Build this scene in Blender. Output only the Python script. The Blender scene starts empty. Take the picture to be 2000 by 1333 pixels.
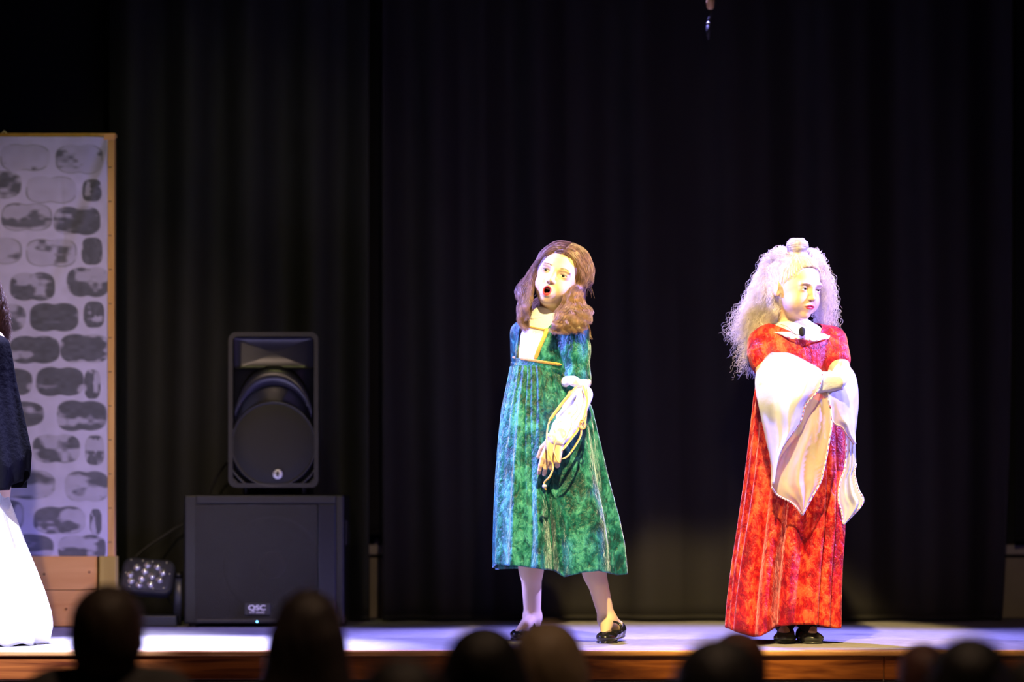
import bpy, bmesh, math, random
import numpy as np
from mathutils import Vector, Matrix, Euler, noise
from mathutils.bvhtree import BVHTree

# ------------------------------------------------------------------ camera, world, lights, exposure
F = 5400.0      # focal length in pixels of the 2000 px wide frame
CZ = 0.475      # camera height above the stage boards
HY = 980.0      # image row of the horizon
HALL = -1.02    # hall floor level
sc = bpy.context.scene
cam_d = bpy.data.cameras.new('camera'); cam = bpy.data.objects.new('camera', cam_d)
sc.collection.objects.link(cam); sc.camera = cam
cam.location = (0, 0, CZ); cam.rotation_euler = (math.pi/2, 0, 0)
cam_d.sensor_width = 36; cam_d.lens = F/2000*36; cam_d.shift_y = (HY-666.5)/2000
cam_d.clip_start = .1; cam_d.clip_end = 60
cam_d.dof.use_dof = True; cam_d.dof.focus_distance = 9.2; cam_d.dof.aperture_fstop = 1.45

w = bpy.data.worlds.new('world'); sc.world = w; w.use_nodes = True
w.node_tree.nodes['Background'].inputs[0].default_value = (.25, .22, .45, 1)
w.node_tree.nodes['Background'].inputs[1].default_value = .012
sc.view_settings.view_transform = 'Standard'; sc.view_settings.look = 'None'
sc.view_settings.gamma = 1; sc.view_settings.use_curve_mapping = False
sc.view_settings.exposure = 0.32

def spot(name, loc, target, power, col, deg, blend=.4, size=.06):
    l = bpy.data.lights.new(name, 'SPOT'); l.energy = power; l.color = col
    l.spot_size = math.radians(deg); l.spot_blend = blend; l.shadow_soft_size = size
    o = bpy.data.objects.new(name, l); sc.collection.objects.link(o); o.location = loc
    d = Vector(target)-Vector(loc); o.rotation_euler = d.to_track_quat('-Z', 'Y').to_euler()
    return o
# warm front-of-house key on the two girls, cold washes from both wings and from behind
spot('front_key_spot', (.42, 5.8, 4.1), (.68, 9.27, .57), 1850, (1, .74, .28), 19.5, .22)
spot('added_edge_fill', (1.05, 6.3, 3.6), (1.15, 8.72, -.10), 330, (1, .66, .26), 22, .5)  # added fill that warms the front boards beside the key
spot('front_white_spot', (-2.6, 5.4, 3.9), (-1.66, 9.15, .05), 4200, (.72, .72, 1), 15, .6)
spot('left_warm_spot', (-1.2, 4.2, 3.6), (-1.95, 10.44, .45), 400, (1, .70, .52), 24, .7)
spot('left_wing_spot', (-3.3, 9.75, 2.5), (.45, 9.35, .75), 2500, (.25, .24, 1), 25, .4)
spot('right_wing_spot', (4.2, 9.25, 2.4), (.55, 9.35, .75), 2300, (.26, .23, 1), 24, .4)
spot('top_back_spot', (.4, 10.6, 3.9), (.55, 9.2, .5), 1700, (.32, .29, 1), 50, .6)
spot('top_left_spot', (-1.5, 9.7, 3.9), (-1.15, 9.02, 0), 7000, (.52, .50, 1), 26, .9)
spot('curtain_graze_spot', (-1.0, 8.4, 4.0), (-1.25, 10.9, 1.0), 40, (1, .95, .30), 40, .8)
spot('added_panelling_fill', (.4, 2.0, 2.6), (.4, 11.2, .1), 220, (1, .74, .52), 34, 1.0)  # added fill from the hall side, lifts the panelling in the curtain gaps
spot('house_spot', (.5, 4.9, 4.0), (.4, 5.7, .2), 130, (1, .62, .38), 85, 1.0)

# ------------------------------------------------------------------ helpers
def P(x, y, Y):
    return np.array([(x-1000)*Y/F, Y, CZ-(y-HY)*Y/F])
def PX(v):
    v = np.asarray(v); return 1000+F*v[..., 0]/v[..., 1], HY-F*(v[..., 2]-CZ)/v[..., 1]

def nodes(m): return m.node_tree.nodes, m.node_tree.links
def mat(name, col=(.5, .5, .5), rough=.6, metal=0, sheen=0, bump=0, bscale=40, var=0, vscale=8, attr=None,
        alpha=1, coat=0, emit=None, estr=1, spec=.5, trans=0, stretch=None, sheen_rough=.3, sheen_tint=None, sss=0, detail=4):
    m = bpy.data.materials.new(name); m.use_nodes = True
    N, L = nodes(m); b = N['Principled BSDF']
    b.inputs['Base Color'].default_value = (*col, 1); b.inputs['Roughness'].default_value = rough
    b.inputs['Metallic'].default_value = metal; b.inputs['Alpha'].default_value = alpha
    b.inputs['Specular IOR Level'].default_value = spec
    b.inputs['Coat Weight'].default_value = coat
    b.inputs['Transmission Weight'].default_value = trans
    if sss:
        b.inputs['Subsurface Weight'].default_value = sss
        b.inputs['Subsurface Radius'].default_value = (1, .4, .2); b.inputs['Subsurface Scale'].default_value = .006
    if sheen:
        b.inputs['Sheen Weight'].default_value = sheen; b.inputs['Sheen Roughness'].default_value = sheen_rough
        b.inputs['Sheen Tint'].default_value = (*(sheen_tint or (1, 1, 1)), 1)
    if emit:
        b.inputs['Emission Color'].default_value = (*emit, 1); b.inputs['Emission Strength'].default_value = estr
    tc = N.new('ShaderNodeTexCoord'); src = tc.outputs['Object']
    if stretch:
        mp = N.new('ShaderNodeMapping'); mp.inputs['Scale'].default_value = stretch
        L.new(src, mp.inputs['Vector']); src = mp.outputs['Vector']
    cs = None
    if attr:
        a = N.new('ShaderNodeAttribute'); a.attribute_name = attr; cs = a.outputs['Color']
    if var or bump:
        n = N.new('ShaderNodeTexNoise'); n.inputs['Scale'].default_value = vscale; n.inputs['Detail'].default_value = detail
        L.new(src, n.inputs['Vector'])
    if var:
        mx = N.new('ShaderNodeMix'); mx.data_type = 'RGBA'; mx.blend_type = 'MULTIPLY'
        mx.inputs['Factor'].default_value = 1
        r = N.new('ShaderNodeMapRange'); r.inputs['From Min'].default_value = .3; r.inputs['From Max'].default_value = .7
        r.inputs['To Min'].default_value = 1-var; r.inputs['To Max'].default_value = 1+var
        L.new(n.outputs['Fac'], r.inputs['Value'])
        mx.inputs['A'].default_value = (*col, 1)
        if cs: L.new(cs, mx.inputs['A'])
        L.new(r.outputs['Result'], mx.inputs['B']); cs = mx.outputs['Result']
    if cs: L.new(cs, b.inputs['Base Color'])
    if bump:
        n2 = N.new('ShaderNodeTexNoise'); n2.inputs['Scale'].default_value = bscale; n2.inputs['Detail'].default_value = 5
        L.new(src, n2.inputs['Vector'])
        bp = N.new('ShaderNodeBump'); bp.inputs['Strength'].default_value = bump; bp.inputs['Distance'].default_value = .01
        L.new(n2.outputs['Fac'], bp.inputs['Height']); L.new(bp.outputs['Normal'], b.inputs['Normal'])
    return m

def velvet(name, dark, mid, light, scale=16, sheen_col=(1, 1, 1), sheen=1.0, bumps=.9):
    """crushed velvet: crinkled pile lying in patches of different direction, its highlights painted into the colours"""
    m = bpy.data.materials.new(name); m.use_nodes = True
    N, L = nodes(m); b = N['Principled BSDF']
    tc = N.new('ShaderNodeTexCoord')
    mp = N.new('ShaderNodeMapping'); mp.inputs['Scale'].default_value = (1, 1, .62); L.new(tc.outputs['Object'], mp.inputs['Vector'])
    n0 = N.new('ShaderNodeTexNoise'); n0.inputs['Scale'].default_value = scale*.55; n0.inputs['Detail'].default_value = 2
    L.new(mp.outputs['Vector'], n0.inputs['Vector'])
    n1 = N.new('ShaderNodeTexNoise'); n1.inputs['Scale'].default_value = scale*2.6; n1.inputs['Detail'].default_value = 5
    n1.inputs['Roughness'].default_value = .62; n1.inputs['Distortion'].default_value = .35
    L.new(mp.outputs['Vector'], n1.inputs['Vector'])
    vo = N.new('ShaderNodeTexNoise'); vo.inputs['Scale'].default_value = scale*6; vo.inputs['Detail'].default_value = 3; vo.inputs['Distortion'].default_value = .8
    L.new(mp.outputs['Vector'], vo.inputs['Vector'])
    def madd(a, k, c=None):
        q = N.new('ShaderNodeMath'); q.operation = 'MULTIPLY_ADD'; q.inputs[1].default_value = k; q.inputs[2].default_value = 0
        L.new(a, q.inputs[0])
        if c is not None: L.new(c, q.inputs[2])
        return q.outputs[0]
    tot = madd(n0.outputs['Fac'], .30, madd(n1.outputs['Fac'], .60, madd(vo.outputs['Fac'], .22)))
    cr = N.new('ShaderNodeValToRGB'); e = cr.color_ramp.elements
    e[0].position = .47; e[0].color = (*dark, 1); e[1].position = .66; e[1].color = (*light, 1)
    k = e.new(.56); k.color = (*mid, 1)
    L.new(tot, cr.inputs['Fac']); L.new(cr.outputs['Color'], b.inputs['Base Color'])
    bp = N.new('ShaderNodeBump'); bp.inputs['Strength'].default_value = bumps; bp.inputs['Distance'].default_value = .018
    L.new(tot, bp.inputs['Height']); L.new(bp.outputs['Normal'], b.inputs['Normal'])
    b.inputs['Roughness'].default_value = .42; b.inputs['Specular IOR Level'].default_value = .35
    b.inputs['Sheen Weight'].default_value = sheen; b.inputs['Sheen Roughness'].default_value = .28
    b.inputs['Sheen Tint'].default_value = (*sheen_col, 1)
    return m

def wood(name, c1, c2, axis='x', rough=.45, scale=6):
    m = bpy.data.materials.new(name); m.use_nodes = True
    N, L = nodes(m); b = N['Principled BSDF']; tc = N.new('ShaderNodeTexCoord')
    mp = N.new('ShaderNodeMapping'); mp.inputs['Scale'].default_value = (.35, 4, 4) if axis == 'x' else (4, 4, .35)
    L.new(tc.outputs['Object'], mp.inputs['Vector'])
    n = N.new('ShaderNodeTexNoise'); n.inputs['Scale'].default_value = scale; n.inputs['Detail'].default_value = 6
    n.inputs['Distortion'].default_value = .8; L.new(mp.outputs['Vector'], n.inputs['Vector'])
    cr = N.new('ShaderNodeValToRGB'); e = cr.color_ramp.elements
    e[0].position = .35; e[0].color = (*c1, 1); e[1].position = .65; e[1].color = (*c2, 1)
    L.new(n.outputs['Fac'], cr.inputs['Fac']); L.new(cr.outputs['Color'], b.inputs['Base Color'])
    bp = N.new('ShaderNodeBump'); bp.inputs['Strength'].default_value = .25; bp.inputs['Distance'].default_value = .004
    L.new(n.outputs['Fac'], bp.inputs['Height']); L.new(bp.outputs['Normal'], b.inputs['Normal'])
    b.inputs['Roughness'].default_value = rough
    return m

def origin_of(p):
    v = Vector((0, 0, 0))
    while p is not None:
        v = v+p.location; p = p.parent
    return np.array(v)

def thing(name, label, cat, loc=(0, 0, 0), group=None):
    o = bpy.data.objects.new(name, None); sc.collection.objects.link(o)
    o.location = [float(v) for v in loc]; o.empty_display_size = .1
    o['label'] = label; o['category'] = cat
    if group: o['group'] = group
    return o
def tag(o, label, cat, group=None):
    o['label'] = label; o['category'] = cat
    if group: o['group'] = group
    return o

def obj(name, verts, faces, m, parent=None, smooth=True, label=None, kind=None, col=None, solid=0, origin=None):
    verts = np.asarray(verts, dtype=np.float32).reshape(-1, 3)
    off = origin_of(parent).astype(np.float32)
    if origin is not None: off = np.asarray(origin, np.float32)
    me = bpy.data.meshes.new(name)
    if isinstance(faces, np.ndarray):
        nf, k = faces.shape
        v = verts-off
        me.vertices.add(len(v)); me.vertices.foreach_set('co', v.ravel())
        me.loops.add(nf*k); me.loops.foreach_set('vertex_index', faces.astype(np.int32).ravel())
        me.polygons.add(nf); me.polygons.foreach_set('loop_start', np.arange(0, nf*k, k, dtype=np.int32))
        me.polygons.foreach_set('loop_total', np.full(nf, k, dtype=np.int32))
        me.update(calc_edges=True)
    else:
        me.from_pydata((verts-off).tolist(), [], faces)
    me.polygons.foreach_set('use_smooth', [smooth]*len(me.polygons))
    if col is not None:
        a = me.color_attributes.new('Col', 'FLOAT_COLOR', 'POINT')
        c = np.ones((len(verts), 4), np.float32); c[:, :3] = col; a.data.foreach_set('color', c.ravel())
    me.materials.append(m)
    o = bpy.data.objects.new(name, me); sc.collection.objects.link(o)
    if origin is not None:
        o.location = [float(a) for a in (np.asarray(origin)-origin_of(parent))]
    o.parent = parent
    if label: o['label'] = label
    if kind: o['kind'] = kind
    if solid:
        s = o.modifiers.new('thickness', 'SOLIDIFY'); s.thickness = solid; s.offset = 0
    return o

def bev(name, bm, m, parent=None, smooth=False, **k):
    bm.normal_update()
    vs = [v.co[:] for v in bm.verts]; bm.verts.index_update()
    fs = [[v.index for v in f.verts] for f in bm.faces]
    o = obj(name, vs, fs, m, parent, smooth, **k); bm.free()
    return o
def box_bm(lo, hi, bevel=0, seg=2, bm=None):
    own = bmesh.new()
    bmesh.ops.create_cube(own, size=1)
    lo = Vector([float(a) for a in lo]); hi = Vector([float(a) for a in hi])
    for v in own.verts:
        v.co = Vector((lo[i]+(v.co[i]+.5)*(hi[i]-lo[i]) for i in range(3)))
    if bevel: bmesh.ops.bevel(own, geom=own.edges[:], offset=bevel, segments=seg, profile=.5, affect='EDGES')
    if bm is None: return own
    me = bpy.data.meshes.new('t'); own.to_mesh(me); own.free(); bm.from_mesh(me); bpy.data.meshes.remove(me)
    return bm
def box(name, lo, hi, m, parent=None, bevel=0, **k):
    return bev(name, box_bm(lo, hi, bevel), m, parent, smooth=False, **k)

def prism(outline, y0, y1):
    """closed outline [(x,z)] extruded between depths y0 (front) and y1"""
    n = len(outline)
    v = [(x, y0, z) for x, z in outline]+[(x, y1, z) for x, z in outline]
    f = [list(range(n)), list(range(2*n-1, n-1, -1))]
    f += [[i, i+n, (i+1) % n+n, (i+1) % n] for i in range(n)]
    return v, f
def rrect(cx, cz, hw, hh, r, seg=6):
    out = []
    for k, (sx, sz) in enumerate(((1, 1), (-1, 1), (-1, -1), (1, -1))):
        for i in range(seg+1):
            a = math.pi/2*(k+i/seg)
            out.append((cx+sx*(hw-r)+r*math.cos(a), cz+sz*(hh-r)+r*math.sin(a)))
    return out
def loft(rings, closed_ends=True, closed_ring=True):
    n = len(rings[0]); v = [tuple(p) for r in rings for p in r]; f = []
    for i in range(len(rings)-1):
        for j in range(n if closed_ring else n-1):
            a = i*n+j; b = i*n+(j+1) % n
            f.append([a, b, b+n, a+n])
    if closed_ends:
        f.append(list(range(n-1, -1, -1))); f.append([(len(rings)-1)*n+j for j in range(n)])
    return v, f
def catmull(pts, n):
    pts = np.asarray(pts, float)
    if len(pts) == 2: return pts[0]+(pts[1]-pts[0])*np.linspace(0, 1, n)[:, None]
    p = np.vstack([2*pts[0]-pts[1], pts, 2*pts[-1]-pts[-2]])
    t = np.linspace(0, len(pts)-1-1e-9, n); i = t.astype(int); u = (t-i)[:, None]
    p0, p1, p2, p3 = p[i], p[i+1], p[i+2], p[i+3]
    return .5*((2*p1)+(-p0+p2)*u+(2*p0-5*p1+4*p2-p3)*u**2+(-p0+3*p1-3*p2+p3)*u**3)
def frames(path):
    t = np.gradient(path, axis=0); t /= np.linalg.norm(t, axis=1)[:, None]+1e-12
    a = np.zeros_like(t); ref = np.array([0, -1., 0]) if abs(t[0][1]) < .8 else np.array([1., 0, 0])
    a[0] = ref-t[0]*ref.dot(t[0]); a[0] /= np.linalg.norm(a[0])
    for i in range(1, len(t)):
        x = a[i-1]-t[i]*a[i-1].dot(t[i]); a[i] = x/(np.linalg.norm(x)+1e-12)
    return t, a, np.cross(t, a)
def tube(path, ra, rb=None, sides=8, cap=True):
    """tube along a path; ra towards the frame normal, rb sideways (flat ribbon when they differ)"""
    path = np.asarray(path, float); n = len(path); rb = ra if rb is None else rb
    ra = np.broadcast_to(np.asarray(ra, float), (n,)); rb = np.broadcast_to(np.asarray(rb, float), (n,))
    t, a, b = frames(path)
    th = np.linspace(0, 2*np.pi, sides, endpoint=False)
    v = path[:, None, :]+a[:, None, :]*(ra[:, None]*np.cos(th))[..., None]+b[:, None, :]*(rb[:, None]*np.sin(th))[..., None]
    vs, fs = loft(list(v), cap)
    return vs, fs
def join(*vf):
    V = []; Fc = []
    for v, f in vf:
        n = len(V); V += [tuple(p) for p in v]; Fc += [[i+n for i in q] for q in f]
    return V, Fc
def cyl(a, b, r0, r1=None, sides=20):
    a = np.asarray(a, float); b = np.asarray(b, float); r1 = r0 if r1 is None else r1
    return tube([a, b], [r0, r1], sides=sides)
def lathe(c, axis_pts, sides=24, axis='y'):
    """axis_pts: [(offset along axis, radius)]"""
    rings = []
    for d, r in axis_pts:
        th = np.linspace(0, 2*np.pi, sides, endpoint=False)
        if axis == 'y': rings.append([(c[0]+r*math.cos(q), c[1]+d, c[2]+r*math.sin(q)) for q in th])
        else: rings.append([(c[0]+r*math.cos(q), c[1]+r*math.sin(q), c[2]+d) for q in th])
    return loft(rings)

# ------------------------------------------------------------------ signed distance bodies -> one continuous mesh
def rot(yaw=0, roll=0, pitch=0):
    return np.array(Matrix.Rotation(math.radians(roll), 3, 'Y') @ Matrix.Rotation(math.radians(yaw), 3, 'Z') @ Matrix.Rotation(math.radians(pitch), 3, 'X'))
class Frame:
    def __init__(s, o, R=np.eye(3), k=1.0): s.o = np.asarray(o, float); s.R = R; s.k = k
    def __call__(s, *p): return s.o+s.R @ (np.asarray(p, float)*s.k)
    def inv(s, v): return (np.asarray(v)-s.o) @ s.R/s.k
class Sdf:
    def __init__(s): s.ops = []
    def cone(s, a, b, ra, rb, k=.01, sub=False, sq=None):
        a = np.asarray(a, float); b = np.asarray(b, float); m = max(ra, rb)
        def fn(p, a=a, b=b, ra=ra, rb=rb):
            ba = b-a; pa = p-a.astype(np.float32)
            t = np.clip((pa @ ba.astype(np.float32))/max(ba.dot(ba), 1e-9), 0, 1)
            return np.linalg.norm(pa-t[..., None]*ba.astype(np.float32), axis=-1)-(ra+(rb-ra)*t)
        s.ops.append((fn, np.minimum(a, b)-m, np.maximum(a, b)+m, k, sub)); return s
    def ell(s, c, r, R=np.eye(3), k=.01, sub=False):
        c = np.asarray(c, float); r = np.asarray(r, float)
        if r.ndim == 0: r = np.repeat(r, 3)
        def fn(p, c=c.astype(np.float32), r=r.astype(np.float32), R=R.astype(np.float32)):
            q = (p-c) @ R; k0 = np.linalg.norm(q/r, axis=-1); k1 = np.linalg.norm(q/(r*r), axis=-1)
            return k0*(k0-1)/np.maximum(k1, 1e-6)
        e = np.abs(R) @ r
        s.ops.append((fn, c-e, c+e, k, sub)); return s
    def fell(s, fr, c, r, k=.01, sub=False, R=None):
        r = np.asarray(r, float)
        if r.ndim == 0: r = np.repeat(r, 3)
        return s.ell(fr(*c), r*fr.k, fr.R if R is None else fr.R @ R, k*fr.k, sub)
    def fcone(s, fr, a, b, ra, rb, k=.01, sub=False):
        return s.cone(fr(*a), fr(*b), ra*fr.k, rb*fr.k, k*fr.k, sub)
    def grow(s, g, sel=None):
        """a copy whose unions are inflated by g"""
        o = Sdf()
        for fn, lo, hi, k, sub in (s.ops if sel is None else [s.ops[i] for i in sel]):
            if not sub: o.ops.append((lambda p, fn=fn: fn(p)-g, lo-g, hi+g, k, False))
        return o
    def mesh(s, h=.0025, zb=(), hxy=None, zclip=None):
        U = [o for o in s.ops if not o[4]]
        lo = np.min([o[1] for o in U], 0)-.012; hi = np.max([o[2] for o in U], 0)+.012
        hx = hxy or h
        ax = [np.arange(lo[0], hi[0], hx), np.arange(lo[1], hi[1], hx)]
        z = [lo[2]]
        while z[-1] < hi[2]:
            st = h
            for a, b, q in zb:
                if a <= z[-1] <= b: st = min(st, q)
            z.append(z[-1]+st)
        ax.append(np.array(z))
        ax = [a.astype(np.float32) for a in ax]
        G = np.full([len(a) for a in ax], .06, np.float32)
        for fn, l, u, k, sub in s.ops:
            m = k+.008
            sl = [slice(max(0, np.searchsorted(ax[i], l[i]-m)-1), np.searchsorted(ax[i], u[i]+m)+1) for i in range(3)]
            g = [ax[i][sl[i]] for i in range(3)]
            if min(len(q) for q in g) == 0: continue
            A = G[tuple(sl)]
            for i0 in range(0, len(g[0]), 48):
                p = np.stack(np.meshgrid(g[0][i0:i0+48], g[1], g[2], indexing='ij'), -1)
                d = fn(p).astype(np.float32); a = A[i0:i0+48]
                if sub: a = -a
                q = np.maximum(k-np.abs(a-d), 0)/max(k, 1e-6)
                r = np.minimum(a, d)-q*q*k*.25
                A[i0:i0+48] = -r if sub else r
        return surface_nets(G, ax)

def surface_nets(G, ax):
    S = G < 0
    nx, ny, nz = G.shape
    c = np.zeros((nx-1, ny-1, nz-1), np.uint8)
    for i in (0, 1):
        for j in (0, 1):
            for k in (0, 1):
                c += S[i:nx-1+i, j:ny-1+j, k:nz-1+k]
    I = np.argwhere((c > 0) & (c < 8)).astype(np.int64)
    lin = (I[:, 0]*(ny-1)+I[:, 1])*(nz-1)+I[:, 2]
    n = len(I); acc = np.zeros((n, 3)); cnt = np.zeros(n)
    cor = {}
    for i in (0, 1):
        for j in (0, 1):
            for k in (0, 1):
                cor[(i, j, k)] = G[I[:, 0]+i, I[:, 1]+j, I[:, 2]+k].astype(float)
    for a in cor:
        for d in range(3):
            if a[d]: continue
            b = list(a); b[d] = 1; b = tuple(b)
            va, vb = cor[a], cor[b]; m = (va < 0) != (vb < 0)
            t = np.where(m, va/np.where(m, va-vb, 1), 0)
            pos = np.stack([np.full(n, float(a[q])) for q in range(3)], 1); pos[:, d] = t
            acc[m] += pos[m]; cnt[m] += 1
    loc = acc/cnt[:, None]
    V = np.stack([ax[q][I[:, q]]+loc[:, q]*(ax[q][I[:, q]+1]-ax[q][I[:, q]]) for q in range(3)], 1)
    faces = []
    for d in range(3):
        e1, e2 = (d+1) % 3, (d+2) % 3
        s0 = [slice(None)]*3; s1 = [slice(None)]*3; s0[d] = slice(0, -1); s1[d] = slice(1, None)
        ch = S[tuple(s0)] != S[tuple(s1)]
        E = np.argwhere(ch)
        E = E[(E[:, e1] > 0) & (E[:, e2] > 0) & (E[:, e1] < G.shape[e1]-1) & (E[:, e2] < G.shape[e2]-1)]
        flip = S[E[:, 0], E[:, 1], E[:, 2]]
        q = []
        for u, v in ((1, 1), (0, 1), (0, 0), (1, 0)):
            T = E.copy(); T[:, e1] -= u; T[:, e2] -= v
            q.append(np.searchsorted(lin, (T[:, 0]*(ny-1)+T[:, 1])*(nz-1)+T[:, 2]))
        q = np.stack(q, 1); q[~flip] = q[~flip][:, ::-1]
        faces.append(q)
    return V, np.vstack(faces)

def cull(V, Fq, keep):
    """keep the faces whose centre passes keep(centres)"""
    m = keep(V[Fq].mean(1)); Fq = Fq[m]
    used = np.unique(Fq); mp = np.full(len(V), -1); mp[used] = np.arange(len(used))
    return V[used], mp[Fq]
def inpoly(x, y, poly):
    r = np.zeros(np.shape(x), bool); n = len(poly)
    for i in range(n):
        x0, y0 = poly[i]; x1, y1 = poly[(i+1) % n]
        c = ((y0 > y) != (y1 > y)) & (x < (x1-x0)*(y-y0)/((y1-y0) or 1e-9)+x0); r ^= c
    return r
def bvh(V, Fq): return BVHTree.FromPolygons([Vector(v) for v in V.tolist()], Fq.tolist())
CAM = Vector((0, 0, CZ))
def drape(tree, pts, lift=.003, n=40, fallback=9.15):
    """lay a line sketched as (x, y) rows onto a surface"""
    pts = catmull(np.array([(p[0], p[1], 0) for p in pts]), n); out = []; last = fallback
    for x, y, _ in pts:
        q = P(x, y, 9.0); d = (Vector(q)-CAM).normalized()
        h = tree.ray_cast(CAM, d)
        if h[0] is not None: last = h[0].y
        out.append(P(x, y, last-lift))
    return np.array(out)

# ------------------------------------------------------------------ hair strands
def strands_mesh(S, rad):
    """S (n, m, 3) strands -> three-sided tapering tubes"""
    n, m, _ = S.shape
    T = np.gradient(S, axis=1); T /= np.linalg.norm(T, axis=2, keepdims=True)+1e-9
    ref = np.array([.31, -.9, .3]); A = ref-T*(T @ ref)[..., None]; A /= np.linalg.norm(A, axis=2, keepdims=True)+1e-9
    B = np.cross(T, A); taper = (np.linspace(1, .40, m)*np.minimum(1, .15+np.linspace(0, 1, m)*9))[None, :, None]*rad
    V = np.stack([S+(A*math.cos(q)+B*math.sin(q))*taper for q in (0, 2.094, 4.189)], 2)
    idx = np.arange(n*m*3).reshape(n, m, 3)
    fs = [np.stack([idx[:, :-1, j], idx[:, :-1, (j+1) % 3], idx[:, 1:, (j+1) % 3], idx[:, 1:, j]], -1).reshape(-1, 4) for j in range(3)]
    return V.reshape(-1, 3), np.vstack(fs)
def lock(path, R, n, m=22, wave=0, wf=2, curl=0, cf=6, rng=None, tip=(.75, 1), fuzz=0.0):
    """n strands following one lock; R = radius profile along it"""
    path = catmull(path, m*3); t, a, b = frames(path)
    Rp = np.interp(np.linspace(0, 1, m*3), np.linspace(0, 1, len(R)), R)
    out = np.zeros((n, m, 3)); ph = rng.uniform(0, 6.28); ph2 = rng.uniform(0, 6.28)
    L = np.linalg.norm(np.diff(path, axis=0), axis=1).sum()
    for i in range(n):
        e = rng.uniform(*tip); s = np.linspace(0, e, m); k = s*(m*3-1); i0 = np.minimum(k.astype(int), m*3-2); u = (k-i0)[:, None]
        g = lambda q: q[i0]*(1-u)+q[i0+1]*u
        c = g(path); A = g(a); B = g(b); r = np.interp(k, np.arange(m*3), Rp)
        th = rng.uniform(0, 6.28); rr = math.sqrt(rng.uniform(0, 1))
        ca = r*rr*math.cos(th); cb = r*rr*math.sin(th)
        w = wave*np.sin(2*np.pi*wf*s*L/.1+ph+rng.normal(0, .35))*np.minimum(1, s*3); w2 = wave*.6*np.cos(2*np.pi*wf*s*L/.1+ph2+rng.normal(0, .35))*np.minimum(1, s*3)
        if curl:
            q = 2*np.pi*cf*s*L/.1*rng.uniform(.8, 1.2)+rng.uniform(0, 6.28) ; cc = curl*rng.uniform(.4, 1.3)*np.minimum(1, s*4)
            w = w+cc*np.cos(q); w2 = w2+cc*np.sin(q)
        if fuzz:
            w = w+rng.normal(0, fuzz)*s; w2 = w2+rng.normal(0, fuzz)*s
        out[i] = c+A*(ca+w)[:, None]+B*(cb+w2)[:, None]
    return out

# ------------------------------------------------------------------ heads, hands, eyes
def add_head(S, fr, mouth='closed', ear=True, nose=1.0, wide=1.0, lid=.0040):
    """fr: head frame, eyes at z=0, face towards local -y, head 0.2 high"""
    S.fell(fr, (0, .012, .022), (.0715, .088, .079), k=.02)
    S.fell(fr, (0, -.022, -.020), (.056*wide, .060, .070), k=.03)
    S.fell(fr, (0, -.030, -.058), (.036*wide, .045, .037), k=.025)
    S.fell(fr, (0, -.0635, -.084), (.014, .013, .012), k=.022)
    for s in (-1, 1):
        S.fell(fr, (s*.029*wide, -.050, -.040), (.022, .026, .024), k=.02)
        S.fell(fr, (s*.026, -.0735, .0150), (.019, .0062, .006), k=.016)
        S.fell(fr, (s*.0290, -.085, .000), (.017, .0115, .0095), k=.012, sub=True)
    S.fcone(fr, (0, -.077, .008), (0, -.0905*nose, -.026), .0055, .0068, k=.012)
    S.fell(fr, (0, -.0925*nose, -.028), (.0078, .0075, .0062), k=.006)
    for s in (-1, 1):
        S.fell(fr, (s*.0085, -.0845*nose, -.0305), (.0052, .0065, .0048), k=.005)
        S.fell(fr, (s*.0052, -.0865*nose, -.0345), (.0026, .0032, .0024), k=.003, sub=True)
        S.fell(fr, (s*.029, -.0655, -.001), (.0150, .0135, .0125), k=.006)            # lids over the eyeball
        S.fell(fr, (s*.029, -.082, -.0008), (.0118, .012, lid), k=.0025, sub=True)   # the eye opening
    if mouth == 'open':
        S.fell(fr, (0, -.074, -.061), (.021, .014, .020), k=.012)
        c = []
        for q in np.linspace(0, 2*np.pi, 15)[:-1]:
            c.append((.0108*math.cos(q)*(1-.12*math.sin(q)), -.0838+.0030*abs(math.cos(q)), -.0605+.0122*math.sin(q)))
        for i in range(14): S.fcone(fr, c[i], c[(i+1) % 14], .0034+.0016*(c[i][2] < -.062), .0034+.0016*(c[(i+1) % 14][2] < -.062), k=.005)
        S.fell(fr, (0, -.080, -.0600), (.0088, .024, .0100), k=.003, sub=True)
        S.fell(fr, (0, -.066, -.0600), (.0115, .017, .0115), k=.004, sub=True)
    else:
        S.fell(fr, (0, -.075, -.055), (.020, .010, .014), k=.012)
        for s in (-1, 1): S.fell(fr, (s*.0075, -.0800, -.0515), (.0115, .0058, .0034), k=.004, R=rot(roll=s*8))
        S.fell(fr, (0, -.0800, -.0590), (.0135, .0060, .0044), k=.004)
        S.fcone(fr, (-.019, -.0800, -.0575), (.0, -.0865, -.0550), .0009, .0013, k=.003, sub=True); S.fcone(fr, (.019, -.0800, -.0575), (.0, -.0865, -.0550), .0009, .0013, k=.003, sub=True)
    if ear:
        for s in (-1, 1):
            Re = np.array(Matrix.Rotation(s*.28, 3, 'Z') @ Matrix.Rotation(-.18, 3, 'X'))
            S.fell(fr, (s*.0745, .010, -.010), (.0060, .0165, .0275), k=.006, R=Re)
            S.fell(fr, (s*.0805, .006, -.006), (.0045, .0095, .0165), k=.004, sub=True, R=Re)
            S.fell(fr, (s*.0720, .000, -.030), (.0055, .007, .0085), k=.006)

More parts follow.
